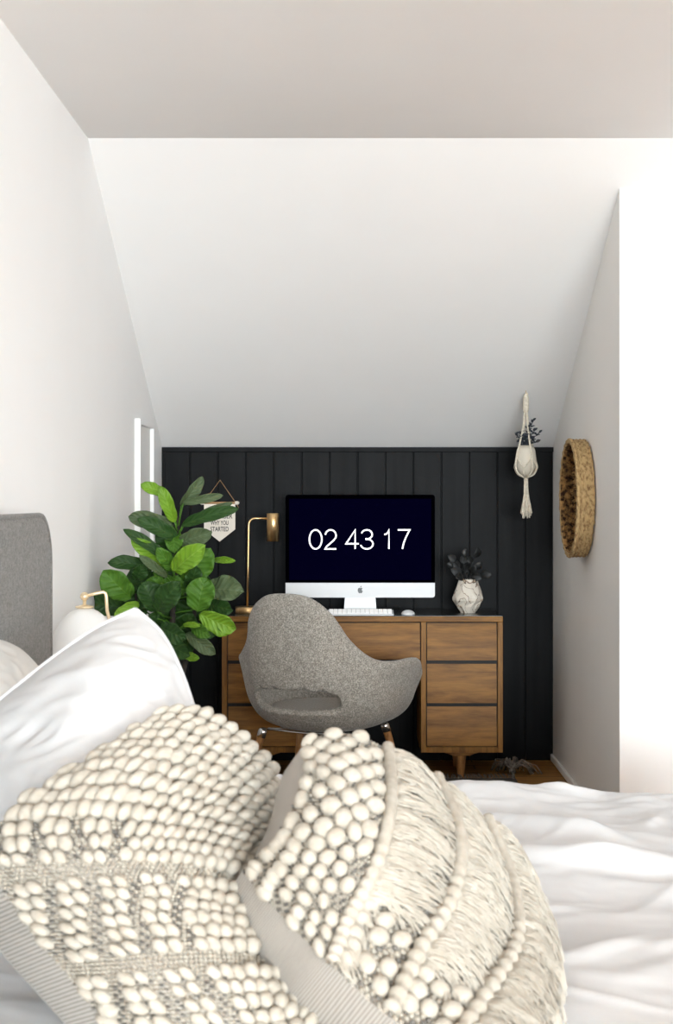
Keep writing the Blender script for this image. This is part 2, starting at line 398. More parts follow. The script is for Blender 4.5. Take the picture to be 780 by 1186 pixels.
def gauss(x, y, cx, cy, sx, sy, a=0):
    dx, dy = x - cx, y - cy
    u = dx * math.cos(a) + dy * math.sin(a); w = -dx * math.sin(a) + dy * math.cos(a)
    return math.exp(-(u / sx) ** 2 - (w / sy) ** 2)
folds = []
rf = random.Random(3)
for i in range(46):
    folds.append((rf.uniform(-.1, 1.3), rf.uniform(1.9, 3.6), rf.uniform(.06, .26), rf.uniform(.012, .030), rf.uniform(-.9, .9) + (0 if rf.random() < .7 else 1.3), rf.uniform(.002, .008)))
def duvet_z(x, y):
    z = .482
    z += .018 * noise.noise(Vector((x * 2.1, y * 2.6, .3))) + .005 * noise.noise(Vector((x * 5, y * 6, 2)))
    n1 = noise.noise(Vector((x * 3.0 + .6 * y, y * 4.5, 5)))
    z += .010 * (1 - abs(n1) * 2.5) * .8
    n2 = noise.noise(Vector((x * 7 - y * 3, y * 9 + x * 4, 11))); n3 = noise.noise(Vector((x * 13 + y * 9, y * 15 - x * 6, 17)))
    far_ = max(.25, min(1, (y - 2.3) / .9)); z += (.0045 * (1 - abs(n2) * 3) + .0022 * (1 - abs(n3) * 3)) * far_
    z += .010 * noise.noise(Vector((x * 11, 3, 4))) * gauss(x, y, x, 3.42, 1, .18)
    for cx, cy, sx, sy, a, h in folds: z += h * gauss(x, y, cx, cy, sx, sy, a)
    # bunched up by the cushions and along the far edge
    z += .05 * gauss(x, y, .25, 3.35, .25, .14, .2) + .035 * gauss(x, y, .42, 3.0, .22, .05, -.7) + .03 * gauss(x, y, .55, 2.75, .25, .04, -.3)
    z += .075 * gauss(x, y, -.2, 3.5, .12, .12)
    z += .02 * gauss(x, y, .95, 3.5, .12, .05)
    return z
nx, ny = 240, 240
top = MB(); vs = []; fs = []
def fall(t):   # 0 inside, rises outside to 1
    return t
for j in range(ny + 1):
    for i in range(nx + 1):
        u, v = i / nx, j / ny
        x = bed_x0 + (bed_x1 - bed_x0) * u; y = bed_y0 + (bed_y1 - bed_y0) * v
        z = duvet_z(x, y)
        # skirt: outer 12% of the sheet drops over the edge
        d = 0
        e1 = (v - .90) / .10; e0 = (.08 - v) / .08; ex = (u - .93) / .07
        yy, xx = y, x
        if e1 > 0:
            yy = bed_y0 + (bed_y1 - bed_y0) * .90 + (bed_y1 - bed_y0) * .10 * (1 - (1 - e1) ** 2) * .55; d = max(d, e1)
        if e0 > 0: yy = bed_y0 + (bed_y1 - bed_y0) * .08 - (bed_y1 - bed_y0) * .08 * (1 - (1 - e0) ** 2) * .6; d = max(d, e0)
        if ex > 0: xx = bed_x0 + (bed_x1 - bed_x0) * .93 + (bed_x1 - bed_x0) * .07 * (1 - (1 - ex) ** 2) * .6; d = max(d, ex)
        z = z - .33 * d ** 2.2
        if d > .3: 
            w = .02 * math.sin(x * 26 + 3 * noise.noise(Vector((x * 3, 0, 1)))) * (d - .3)
            yy += w if e1 > 0 else 0
        vs.append((xx, yy, z))
for j in range(ny):
    for i in range(nx):
        a = j * (nx + 1) + i; fs.append((a, a + 1, a + nx + 2, a + nx + 1))
top.add(vs, fs)
dv = top.build('duvet', M['linen'], None, smooth=True)
md = dv.modifiers.new('Solid', 'SOLIDIFY'); md.thickness = .012; md.offset = -1
tag(dv, 'rumpled white linen duvet spread over the bed', 'duvet')

# ---------------------------------------------------------------- cushions
class Patch:
    """smooth surface through a grid of points g[v][u]"""
    def __init__(s, grid): s.g = [[P(*c) for c in row] for row in grid]
    def at(s, u, v):
        col = [spline(r, u) for r in s.g]
        return spline(col, v)
    def frame(s, u, v):
        e_ = .004
        p = s.at(u, v); du = (s.at(min(1, u + e_), v) - s.at(max(0, u - e_), v)) / (min(1, u + e_) - max(0, u - e_))
        dv_ = (s.at(u, min(1, v + e_)) - s.at(u, max(0, v - e_))) / (min(1, v + e_) - max(0, v - e_))
        n = dv_.cross(du)
        if n.dot(Vector((0, 0, CZ)) - p) < 0: n = -n
        n.normalize(); return p, du, dv_, n
def W(u, v, e_=.45): return max(0., math.sin(PI * u) * math.sin(PI * v)) ** e_
def coons(pt, u, v):
    a = pt.at(u, 0) * (1 - v) + pt.at(u, 1) * v
    b_ = pt.at(0, v) * (1 - u) + pt.at(1, v) * u
    c = pt.at(0, 0) * (1 - u) * (1 - v) + pt.at(1, 0) * u * (1 - v) + pt.at(0, 1) * (1 - u) * v + pt.at(1, 1) * u * v
    return a + b_ - c
def sheet(fn, n, m_, name, mt, parent):
    vs = [fn(i / n, j / m_) for j in range(m_ + 1) for i in range(n + 1)]
    fs = [(j * (n + 1) + i, j * (n + 1) + i + 1, (j + 1) * (n + 1) + i + 1, (j + 1) * (n + 1) + i) for j in range(m_) for i in range(n)]
    b_ = MB(); b_.add(vs, fs); o = b_.build(name, mt, parent, smooth=True)
    uvl = o.data.uv_layers.new(name='UVMap')
    for p in o.data.polygons:
        for li, vi in zip(p.loop_indices, p.vertices):
            uvl.data[li].uv = ((vi % (n + 1)) / n, (vi // (n + 1)) / m_)
    return o
def cushion(name, label, cat, patch, D, mf, mb_, wr=0., ex=.45, ridges=False):
    t = thing(name, label, cat, (0, 0, 0))
    def ffront(u, v):
        p = patch.at(u, v)
        if wr:
            _, _, _, n = patch.frame(u, v)
            w = min(1, W(u, v, .5) * 1.3)
            q = p * 4.0
            q2 = Vector((q.x * 1.2 + q.z, q.y * 2.0, q.z * 3.2 - q.x))
            p = p + n * wr * w * (noise.noise(q + Vector((3, 1, 2))) + .5 * (1 - 2 * abs(noise.noise(q * 1.7))) + .30 * (1 - 3 * abs(noise.noise(q2 * 2.1))))
        return p
    D = Vector(D)
    fr = sheet(ffront, 60, 60, 'front_cover', mf, t)
    bk = sheet(lambda u, v: coons(patch, u, v) + D * W(u, v, ex), 48, 48, 'back_cover', mb_, t)
    return t

# flat-woven grey-cream backing cloth: fine ribs
def ribbed(name, c1, c2, freq):
    m = mat(name, c1, .92, spec=.15, sheen=.1); b = m.node_tree.nodes['Principled BSDF']
    uv = N(m, 'ShaderNodeUVMap')
    wv = N(m, 'ShaderNodeTexWave', Scale=freq, Distortion=.8, Detail=1.0); wv.inputs['Detail Scale'].default_value = 2.0
    wv.bands_direction = 'DIAGONAL'
    L(m, uv.outputs[0], wv.inputs[0])
    cr = N(m, 'ShaderNodeValToRGB'); cr.color_ramp.elements[0].color = (*c1, 1); cr.color_ramp.elements[1].color = (*c2, 1)
    cr.color_ramp.elements[0].position = .1; cr.color_ramp.elements[1].position = .7
    L(m, wv.outputs['Fac'], cr.inputs[0]); L(m, cr.outputs[0], b.inputs['Base Color'])
    bp = N(m, 'ShaderNodeBump', Strength=.25, Distance=.001); L(m, wv.outputs['Fac'], bp.inputs['Height']); L(m, bp.outputs[0], b.inputs['Normal'])
    return m
M['backing'] = ribbed('grey_ribbed_backing', (.23, .22, .20), (.42, .40, .37), 62)
M['backing2'] = ribbed('pale_ribbed_backing', (.28, .265, .24), (.45, .425, .39), 66)
def knitbase(name, fu, fv):
    m = mat(name, (.5, .47, .41), .95, spec=.1); b = m.node_tree.nodes['Principled BSDF']
    uv = N(m, 'ShaderNodeUVMap'); mp = N(m, 'ShaderNodeMapping'); mp.inputs['Scale'].default_value = (fu, fv, 1); L(m, uv.outputs[0], mp.inputs[0])
    vo = N(m, 'ShaderNodeTexVoronoi', Scale=1.0); L(m, mp.outputs[0], vo.inputs[0])
    cr = N(m, 'ShaderNodeValToRGB'); cr.color_ramp.elements[0].color = (.66, .62, .55, 1); cr.color_ramp.elements[1].color = (.33, .31, .28, 1)
    cr.color_ramp.elements[0].position = .15; cr.color_ramp.elements[1].position = .75
    L(m, vo.outputs['Distance'], cr.inputs[0]); L(m, cr.outputs[0], b.inputs['Base Color'])
    bp = N(m, 'ShaderNodeBump', Strength=.8, Distance=.003); bp.invert = True; L(m, vo.outputs['Distance'], bp.inputs['Height']); L(m, bp.outputs[0], b.inputs['Normal'])
    return m
M['knitA'] = knitbase('cream_and_grey_knit', 60, 80)

def put_blob(mb, patch, u, v, su, sv, h, rnd, rot=0., nu=8, nv=5):
    p, du, dv_, n = patch.frame(u, v)
    a = du.normalized() * su; b_ = dv_.normalized() * sv
    if rot:
        c, s_ = math.cos(rot), math.sin(rot)
        da, db = du.normalized(), dv_.normalized()
        a = (da * c + db * s_) * su; b_ = (db * c - da * s_) * sv
    mb.blob(p + n * h * .55, a, b_, n * h, nu, nv)

# --- cushion A (left): bands of bobbles and zigzag knit
gridA = [
 [(193, 822, 2.20), (228, 818, 2.22), (262, 836, 2.25), (292, 862, 2.28), (318, 893, 2.32)],
 [(100, 884, 2.08), (160, 876, 2.06), (222, 884, 2.08), (272, 908, 2.14), (318, 950, 2.25)],
 [(-14, 972, 1.93), (75, 966, 1.87), (165, 968, 1.88), (240, 978, 1.97), (308, 1002, 2.15)],
 [(22, 1060, 1.86), (100, 1052, 1.80), (180, 1046, 1.80), (255, 1054, 1.88), (325, 1072, 2.03)],
 [(86, 1140, 1.80), (160, 1138, 1.74), (235, 1134, 1.74), (300, 1136, 1.80), (355, 1142, 1.94)],
 [(150, 1225, 1.76), (220, 1226, 1.72), (285, 1226, 1.72), (340, 1226, 1.71), (385, 1220, 1.73)],
]
pa = Patch(gridA)
ca = cushion('bobble_cushion', 'cream cushion with rows of wool bobbles and zigzag knit, leaning on the white pillow', 'cushion', pa, (-.105, .10, -.085), M['knitA'], M['backing'], ex=.22)
ra = random.Random(11)
bob = MB(); kn = MB(); gk = MB()
rows = 27
for r in range(rows):
    v = .012 + (r + .5) / rows * .975
    p0, p1 = pa.at(0, v), pa.at(1, v)
    ln = sum((pa.at((k + 1) / 10, v) - pa.at(k / 10, v)).length for k in range(10))
    sv0 = (pa.at(.5, min(1, v + .5 / rows)) - pa.at(.5, max(0, v - .5 / rows))).length / 2
    band = 'bob'
    if r in (13, 20): band = 'zig'
    cols = max(9, int(ln / .0245))
    for k in range(cols):
        u = (k + .5 + (.5 if r % 2 else 0) * 1) / cols
        u = .012 + u * .97
        if u > .99: continue
        if band == 'bob':
            gap = False
            if r > 13 and u < .62:     # spaced diagonal columns of bobbles with knit between
                gap = ((k * 2 + r - 13) // 2) % 3 == 0
            if r in (10, 11, 12) and u < .45: gap = (k % 3 == 0)
            if gap: continue
            _, du, dvv, _ = pa.frame(u, v)
            su = du.length / cols * .53; sv = dvv.length / rows * .56
            m_s = .5 * (su + sv); su = su * .6 + m_s * .4; sv = sv * .6 + m_s * .4; h = m_s * ra.uniform(.65, .9)
            put_blob(bob, pa, u + ra.uniform(-.004, .004), v + ra.uniform(-.004, .004), su * ra.uniform(.86, 1.08), sv * ra.uniform(.88, 1.08), h, ra, ra.uniform(-.4, .4), 10, 6)
# fine stitches everywhere under the bobbles, in the lower two thirds
su_n, sv_n = 52, 92
for j in range(sv_n):
    v = (j + .5) / sv_n
    if v < .36: continue
    for i in range(su_n):
        u = (i + .5 * (j % 2) + .25) / su_n
        if not (.01 < u < .99): continue
        _, du, dvv, _ = pa.frame(u, v)
        su = du.length / su_n * .42; sv = dvv.length / sv_n * .40
        zz = .47 < v < .53 or .73 < v < .79
        kn.cur = 0 if ((i + j // 2) % 3 or zz) else 1
        put_blob(kn, pa, u, v, su * 1.25, sv, .0036, ra, (.7 if (i // 2) % 2 else -.7) if zz else .35, 6, 4)
bob.build('bobble_weave', M['wool'], ca, smooth=True)
kn.build('knit_stitching', [M['knit'], M['greyknit']], ca, smooth=True)

# --- cushion B (right): bobbles, rope lines and fringe
gridB = [
 [(352, 862, 2.12), (378, 853, 2.14), (410, 853, 2.16), (446, 868, 2.19), (502, 903, 2.25), (560, 950, 2.32), (600, 990, 2.38)],
 [(350, 905, 2.03), (384, 905, 1.98), (416, 912, 1.97), (449, 930, 1.99), (527, 968, 2.07), (588, 1022, 2.18), (634, 1062, 2.28)],
 [(322, 966, 1.96), (360, 975, 1.89), (398, 984, 1.87), (434, 1000, 1.87), (520, 1038, 1.94), (594, 1092, 2.00), (646, 1130, 1.99)],
 [(297, 992, 1.95), (334, 1018, 1.86), (370, 1040, 1.82), (404, 1062, 1.81), (485, 1102, 1.82), (565, 1150, 1.82), (640, 1195, 1.79)],
 [(281, 1008, 1.94), (316, 1048, 1.85), (350, 1085, 1.80), (385, 1120, 1.75), (450, 1178, 1.70), (520, 1222, 1.66), (600, 1250, 1.63)],
]
pb = Patch(gridB)
cb = cushion('fringed_cushion', 'cream cushion with wool bobbles, rope lines and shaggy fringe in front of the duvet', 'cushion', pb, (-.10, .09, -.125), M['knitA'], M['backing2'], ex=.2)
rb = random.Random(5)
bob = MB(); kn = MB(); gk = MB(); rope = MB(); fr = MB()
U1, U2, U3 = .5, .667, .833
def bobrow(u0, u1, ncol, v0, v1, nv_, thin=False):
    for i in range(ncol):
        for j in range(nv_):
            v = v0 + (v1 - v0) * (j + .5 * (i % 2) + .25) / nv_
            u = u0 + (u1 - u0) * (i + .5) / ncol
            if v > v1 or not .005 < u < .99: continue
            _, du, dvv, _ = pb.frame(u, v)
            lo = v > .45
            if lo and rb.random() < .14: continue
            su = du.length * (u1 - u0) / ncol * (.57 if not lo else .5); sv = dvv.length * (v1 - v0) / nv_ * (.60 if not lo else .52)
            m_s = .5 * (su + sv); su = min(su * .5 + m_s * .5, .0165); sv = min(sv * .5 + m_s * .5, .0160)
            put_blob(bob, pb, u + rb.uniform(-.004, .004), v + rb.uniform(-.008, .008), su * rb.uniform(.88, 1.1), sv * rb.uniform(.88, 1.1), .0105 * rb.uniform(.85, 1.1), rb, rb.uniform(-.4, .4), 12, 7)
bobrow(.012, U1 - .02, 6, .0, .99, 12)
bobrow(U1 + .01, U2 - .02, 3, .66, .99, 5)
bobrow(U2 + .01, U3 - .02, 3, .80, .99, 3)
for i in range(64):
    for j in range(58):
        u = (i + .5 * (j % 2) + .25) / 64; v = (j + .5) / 58
        if not .01 < u < .97: continue
        _, du, dvv, _ = pb.frame(u, v)
        kn.cur = 1 if (i + j) % 3 == 0 else 0
        put_blob(kn, pb, u, v, du.length / 64 * .5, dvv.length / 58 * .42, .0036, rb, .7, 6, 4)
def ropeline(u, r, bump):
    pts = []; rs = []
    n_ = 150
    for k in range(n_ + 1):
        v = .004 + .985 * k / n_
        p, du, dvv, n = pb.frame(u, v)
        pts.append(p + n * r * .8); rs.append(r * (1 + bump * math.sin(k * .85) * (1 if v > .45 else .25)))
    rope.tube(pts, rs, 10)
ropeline(U1, .0095, .12); ropeline(U2, .0105, .16); ropeline(U3, .0105, .16)
def strands(u0, du_, v0, v1, n_, lift, drift, rad=.0017):
    for k in range(n_):
        v = v0 + (v1 - v0) * (k + rb.random()) / n_
        L_ = du_ * rb.uniform(.65, 1.12); cl_ = noise.noise(Vector((v * 22, u0 * 9, 1))); dr = drift + .09 * cl_ + rb.uniform(-.02, .02); lift_ = lift * (1 + 1.1 * noise.noise(Vector((v * 30, u0 * 5, 7)))); ph = rb.uniform(0, 6)
        pts = []; rs = []
        for q in range(7):
            t = q / 6
            uu = u0 + L_ * t; vv = v + dr * t * t + .007 * math.sin(ph + 5 * t)
            over = max(0, uu - .998)
            p, du, dvv, n = pb.frame(min(uu, .998), max(.002, min(.998, vv)))
            p = p + n * (lift_ * math.sin(PI * min(1, t * .9 + .12)) + .004 + rb.uniform(0, .004)) + (du.normalized() * .8 + Vector((0, 0, -.6))) * over * du.length
            pts.append(p); rs.append(rad * (1.2 - .6 * t))
        fr.tube(pts, rs, 4)
strands(U1 + .01, .155, .01, .66, 330, .008, .03)
strands(U2 + .012, .150, .01, .80, 400, .009, .05)
strands(U3 + .012, .165, .0, .99, 560, .011, .07)
strands(U1 + .01, .06, .66, .99, 70, .004, .05)
bob.build('bobble_weave', M['wool'], cb, smooth=True)
kn.build('knit_stitching', [M['knit'], M['greyknit']], cb, smooth=True)
rope.build('rope_stitching', M['wool'], cb, smooth=True)
fr.build('fringe', M['wool'], cb, smooth=True)

# --- white pillows
gridW = [
 [(-75, 868, 2.45), (-5, 815, 2.50), (62, 762, 2.56), (112, 728, 2.60), (157, 706, 2.64)],
 [(-60, 905, 2.35), (20, 845, 2.34), (85, 795, 2.36), (142, 750, 2.46), (186, 733, 2.60)],
 [(-30, 960, 2.28), (45, 900, 2.22), (110, 840, 2.26), (170, 790, 2.38), (208, 775, 2.54)],
 [(10, 1010, 2.26), (80, 960, 2.20), (140, 905, 2.24), (190, 850, 2.34), (226, 828, 2.48)],
 [(50, 1050, 2.28), (110, 1010, 2.26), (160, 965, 2.28), (205, 920, 2.34), (242, 892, 2.42)],
]
pw = Patch(gridW)
cw = cushion('square_pillow', 'large white linen pillow with a pointed corner standing in front of the fig plant', 'pillow', pw, (-.07, .13, -.02), M['linen'], M['linen'], wr=.014, ex=.45)
seam = MB()
for side in (lambda t: pw.at(t, 0), lambda t: pw.at(1, t)):
    seam.tube([side(k / 40) for k in range(41)], .005, 8)
seam.build('piping', M['linen'], cw, smooth=True)
gridV = [
 [(-110, 770, 2.85), (-60, 742, 2.95), (-15, 738, 3.05), (22, 750, 3.14), (52, 779, 3.2)],
 [(-120, 830, 2.75), (-60, 800, 2.78), (-10, 785, 2.86), (30, 790, 2.98), (66, 812, 3.1)],
 [(-110, 900, 2.70), (-50, 870, 2.72), (0, 850, 2.8), (45, 845, 2.9), (80, 855, 3.05)],
 [(-90, 960, 2.72), (-30, 930, 2.74), (20, 905, 2.8), (60, 895, 2.9), (92, 895, 3.0)],
]
pv = Patch(gridV)
cv = cushion('sleeping_pillow', 'soft off-white pillow leaning against the grey headboard', 'pillow', pv, (-.08, .10, -.03), M['linen2'], M['linen2'], wr=.010, ex=.5)

# ================================================================ NIGHTSTAND + DOME LAMP
ns = thing('nightstand', 'small wooden bedside table carrying the dome lamp', 'bedside table', (-.70, 4.02, 0))
b_ = MB(); b_.box(-.145, .16, -.18, .18, .34, .48); b_.build('body', M['deskv'], ns, bevel=.006)
b_ = MB(); b_.box(-.125, .14, -.192, -.18, .36, .46); b_.build('drawer', M['desk'], ns, bevel=.004)
for x in (-.12, .135):
    for y in (-.15, .15):
        b_ = MB(); b_.lathe([(.011, 0), (.018, .341)], (x, y, 0), 12); b_.build('leg', M['legwood'], ns)
dl = thing('dome_lamp', 'matte white dome lamp with a pale brass ball and bent arm', 'lamp', (-.755, 4.02, .481))
b_ = MB()
prof = [(.098, .245)]
for i in range(13):
    a = PI / 2 * i / 12; prof.append((.100 * math.cos(a) + .0001, .255 + .155 * math.sin(a)))
b_.lathe(prof, (0, 0, 0), 48, caps=False)
o = b_.build('lamp_shade', M['shadeglass'], dl, smooth=True)
md = o.modifiers.new('Solid', 'SOLIDIFY'); md.thickness = .004
b_ = MB(); b_.lathe([(.026, .409), (.026, .413), (.012, .416), (.005, .418), (.005, .432)], (0, 0, 0), 32)
for i in range(0): pass
b_.lathe([(.0005, .428)] + [(.0125 * math.sin(PI * k / 10), .441 - .0125 * math.cos(PI * k / 10)) for k in range(1, 10)] + [(.0005, .4535)], (0, 0, 0), 24)
b_.build('finial', M['pbrass'], dl, smooth=True)
b_ = MB()
b_.tube([(0, 0, .441), (.03, .004, .449), (.052, .008, .453), (.058, .008, .449), (.06, .008, .44), (.062, .01, .40), (.075, .04, .33), (.105, .08, .2), (.11, .09, .008)], .0048, 10)
b_.build('arm', M['pbrass'], dl, smooth=True)
b_ = MB(); b_.lathe([(.045, 0), (.045, .010), (.04, .013)], (.095, .08, 0), 32); b_.build('base', M['pbrass'], dl, smooth=False)

# ================================================================ PICTURE ON LEFT WALL
pf = thing('picture_frame', 'white box picture frame hanging on the white wall behind the fig plant', 'picture', (XL, 0, 0))
y0, y1, z0, z1 = 5.67, 6.08, .96, 1.518
b_ = MB(); w = .022; d = .024
b_.box(.001, d, y0, y0 + w, z0, z1); b_.box(.001, d, y1 - w, y1, z0, z1); b_.box(.001, d, y0 + w, y1 - w, z1 - w, z1); b_.box(.001, d, y0 + w, y1 - w, z0, z0 + w)
b_.build('frame', M['trim'], pf)
b_ = MB(); b_.box(.001, .008, y0 + w, y1 - w, z0 + w, z1 - w); b_.build('mat_board', M['paper'], pf)

# ================================================================ DESK
DF, DB = 6.05, 6.46
k_ = DF / S
def X(px): return (px - VX) * k_
def Z(py): return CZ - (py - VY) * k_
dxl, dxr = X(257), X(583)
dk = thing('desk', 'mid-century walnut desk with slanted drawers and a black top against the black wall', 'desk', ((dxl + dxr) / 2, (DF + DB) / 2, 0))
ox, oy = dk.location.x, dk.location.y
class LB(MB):
    def box(s, x0, x1, y0, y1, z0, z1): MB.box(s, x0 - ox, x1 - ox, y0 - oy, y1 - oy, z0, z1)
zt = Z(714); pt = .022
b_ = LB(); b_.box(dxl, dxr, DF, DB, zt - .024, zt); b_.build('desk_top', M['desk'], dk, bevel=.003)
b_ = LB(); b_.box(dxl + .002, dxr - .002, DF + .008, DB - .002, zt, zt + .002); b_.build('top_inlay', M['desktop'], dk)
zb = Z(872)
def pedestal(x0, x1):
    b_ = LB(); b_.box(x0, x0 + pt, DF + .004, DB - .01, zb, zt - .024); b_.box(x1 - pt, x1, DF + .004, DB - .01, zb, zt - .024)
    b_.box(x0 + pt, x1 - pt, DF + .004, DB - .01, zb, zb + .024)
    b_.build('pedestal_case', M['deskv'], dk, bevel=.0015)
    b_ = LB(); b_.box(x0 + pt, x1 - pt, DF + .022, DB - .012, zb + .0245, zt - .0245); b_.build('drawer_box', M['gap'], dk)
    for (ya, yb2) in ((722, 765), (769.5, 814.5), (819, 864.5)):
        drawer(x0 + pt + .004, x1 - pt - .004, Z(yb2), Z(ya))
    # winged bracket and tapered leg
    cx = (x0 + x1) / 2
    for yy, in ((DF + .07,), (DB - .09,)):
        b_ = MB()
        pts = [(-.10, 0), (-.055, -.012), (-.036, -.020), (.036, -.020), (.055, -.012), (.10, 0)]
        b_.prism([(p[0] + cx - ox, p[1] + zb) for p in pts], 'y', yy - .03 - oy, yy + .03 - oy)
        b_.build('leg_bracket', M['desk'], dk, bevel=.002)
        b_ = MB(); b_.lathe([(.014, 0), (.024, zb - .018)], (cx - ox, yy - oy, 0), 20); b_.build('leg', M['legwood'], dk, smooth=False)
def drawer(x0, x1, z0, z1):
    # curved front: recessed at its top edge, swelling forward to a lip at its lower edge
    n_ = 10; prof = []
    for i in range(n_ + 1):
        t = i / n_; z = z0 + (z1 - z0) * t
        y = DF + .004 + .017 * (t ** 1.5)
        prof.append((y - oy, z))
    prof += [(DF + .0215 - oy, z1), (DF + .0215 - oy, z0)]
    b_ = MB(); b_.prism(prof, 'x', x0 - ox, x1 - ox)
    b_.build('drawer_front', M['desk'], dk, fixn=True, bevel=.001, seg=1)
pedestal(dxl, X(352)); pedestal(X(488), dxr)
b_ = LB(); b_.box(X(352), X(488), DF + .022, DB - .03, Z(765), zt - .0245); b_.build('drawer_box', M['gap'], dk)
drawer(X(352) + .004, X(488) - .004, Z(764), Z(722))

# ================================================================ MONITOR, KEYBOARD, MOUSE
ztop = zt + .002
MY = 6.27; km = MY / S
mon = thing('desktop_computer', 'silver all-in-one computer showing 02 43 17 on its black screen', 'computer', ((417.5 - VX) * km, MY, ztop))
mw = 173 * km; mh_t = CZ - (573 - VY) * km - ztop; mh_m = CZ - (675 - VY) * km - ztop; mh_b = CZ - (692 - VY) * km - ztop
# body
pts = rsq(mw - .001, mh_t - mh_b - .001, .0135, 6); cz = (mh_t + mh_b) / 2
b_ = MB(); b_.prism([(x, z + cz) for x, z in pts], 'y', 0, .012); b_.build('housing', M['alu'], mon, smooth=False, fixn=True)
b_ = MB(); 
prof = [(mw / 2 * .93, .012), (mw / 2 * .6, .035), (.02, .045)]
vs = []; fs = []
for s_, yy in ((.96, .012), (.7, .034), (.3, .044)):
    for x, z in pts: vs.append((x * s_, yy, z * s_ + cz))
n_ = len(pts)
for j in range(2):
    for i in range(n_): fs.append((j * n_ + i, j * n_ + (i + 1) % n_, (j + 1) * n_ + (i + 1) % n_, (j + 1) * n_ + i))
fs.append(tuple(2 * n_ + i for i in range(n_)))
b_.add(vs, fs); b_.build('rear_shell', M['alu'], mon, smooth=True, fixn=True)
# black glass with rounded upper corners; chin with rounded lower corners
def half_round(w, z0, z1, r, topside):
    o_ = []
    if topside:
        o_ = [(-w / 2, z0), (w / 2, z0)] + [(w / 2 - r + r * math.cos(a), z1 - r + r * math.sin(a)) for a in [PI / 2 * i / 6 for i in range(7)]] + [(-w / 2 + r + r * math.cos(a), z1 - r + r * math.sin(a)) for a in [PI / 2 + PI / 2 * i / 6 for i in range(7)]]
    else:
        o_ = [(w / 2, z1), (-w / 2, z1)] + [(-w / 2 + r + r * math.cos(a), z0 + r + r * math.sin(a)) for a in [PI + PI / 2 * i / 6 for i in range(7)]] + [(w / 2 - r + r * math.cos(a), z0 + r + r * math.sin(a)) for a in [1.5 * PI + PI / 2 * i / 6 for i in range(7)]]
    return o_
b_ = MB(); b_.prism(half_round(mw, mh_m, mh_t, .012, True), 'y', -.003, 0); b_.build('bezel', M['bezel'], mon, fixn=True)
b_ = MB(); b_.box(-mw / 2 + .016, mw / 2 - .016, -.0036, -.003, mh_m + .012, mh_t - .018); scr = b_.build('screen', M['screen'], mon)
b_ = MB(); b_.prism(half_round(mw, mh_b, mh_m, .012, False), 'y', -.004, 0); b_.build('chin', M['chin'], mon, fixn=True)
# stand
b_ = MB(); b_.prism([(-.066, mh_b + .02), (.066, mh_b + .02), (.072, .004), (-.072, .004)], 'y', .022, .028); b_.build('stand_neck', M['alu'], mon, fixn=True)
b_ = MB(); b_.prism([(-.078, -.04), (.078, -.04), (.074, .03), (-.074, .03)], 'z', 0, .005)
b_.build('stand_foot', M['alu'], mon, fixn=True)
# logo: apple outline with bite and leaf
def curve_pts(ctrl, n):
    cp = [Vector((x, y, 0)) for x, y in ctrl]
    return [spline(cp, i / n, True) for i in range(n)]
ap = [(0, .78), (.30, .88), (.62, .80), (.78, .62), (.60, .42), (.54, .18), (.64, -.08), (.84, -.22), (.72, -.55), (.48, -.88), (.22, -.92), (0, -.84), (-.22, -.92), (-.48, -.86), (-.76, -.45), (-.86, 0), (-.80, .45), (-.58, .76), (-.28, .88)]
lc = (mh_m + mh_b) / 2; ls = .0135
b_ = MB(); q = curve_pts(ap, 60); b_.prism([(p.x * ls * .95, p.y * ls + lc - .001) for p in q], 'y', -.0045, -.004)
lf = [(0, 1.0), (.08, 1.28), (.38, 1.5), (.36, 1.2)]; q = curve_pts(lf, 20); b_.prism([(p.x * ls, p.y * ls + lc - .001) for p in q], 'y', -.0045, -.004)
b_.build('logo', M['logo'], mon, fixn=True)
# digits: thin strokes
def ribbon(b_, pts, w, closed=False, y0=-.0040, y1=-.0036):
    pts = [Vector((p[0], p[1])) for p in pts]; n_ = len(pts); lft = []; rgt = []
    for i, p in enumerate(pts):
        a = pts[i - 1] if (i > 0 or closed) else p; c = pts[(i + 1) % n_] if (i < n_ - 1 or closed) else p
        d1 = (p - a); d2 = (c - p)
        if d1.length < 1e-9: d1 = d2
        if d2.length < 1e-9: d2 = d1
        d1.normalize(); d2.normalize(); t = (d1 + d2)
        t = t.normalized() if t.length > 1e-6 else d1
        nn = Vector((-t.y, t.x)); k = min(2.2, 1 / max(.3, nn.dot(Vector((-d1.y, d1.x)))))
        lft.append(p + nn * w / 2 * k); rgt.append(p - nn * w / 2 * k)
    vs = [(p.x, y0, p.y) for p in lft] + [(p.x, y0, p.y) for p in rgt]
    m_ = n_ if closed else n_ - 1
    b_.add(vs, [(i, (i + 1) % n_, n_ + (i + 1) % n_, n_ + i) for i in range(m_)])
def arc(cx, cy, rx, ry, a0, a1, n=18): return [(cx + rx * math.cos(math.radians(a0 + (a1 - a0) * i / n)), cy + ry * math.sin(math.radians(a0 + (a1 - a0) * i / n))) for i in range(n + 1)]
GL = {
 '0': ([arc(.5, .5, .46, .5, 0, 360, 40)[:-1]], True),
 '2': ([arc(.5, .70, .43, .30, 172, -20, 20) + [(.74, .45), (.45, .28), (.18, .13), (.06, 0), (.95, 0)]], False),
 '4': ([[(.72, 0), (.72, 1), (.02, .27), (1.0, .27)]], False),
 '3': ([arc(.46, .76, .40, .24, 165, -90, 18) + [(.38, .52)], [(.38, .52), (.46, .52)] + arc(.46, .26, .46, .26, 90, -168, 20)], False),
 '1': ([[(.62, 0), (.62, 1), (.50, .86), (.30, .78), (.08, .76)]], False),
 '7': ([[(0, 1), (.98, 1), (.68, .62), (.48, .30), (.38, 0)]], False),
}
def px2(x): return (x - 417.5) * km
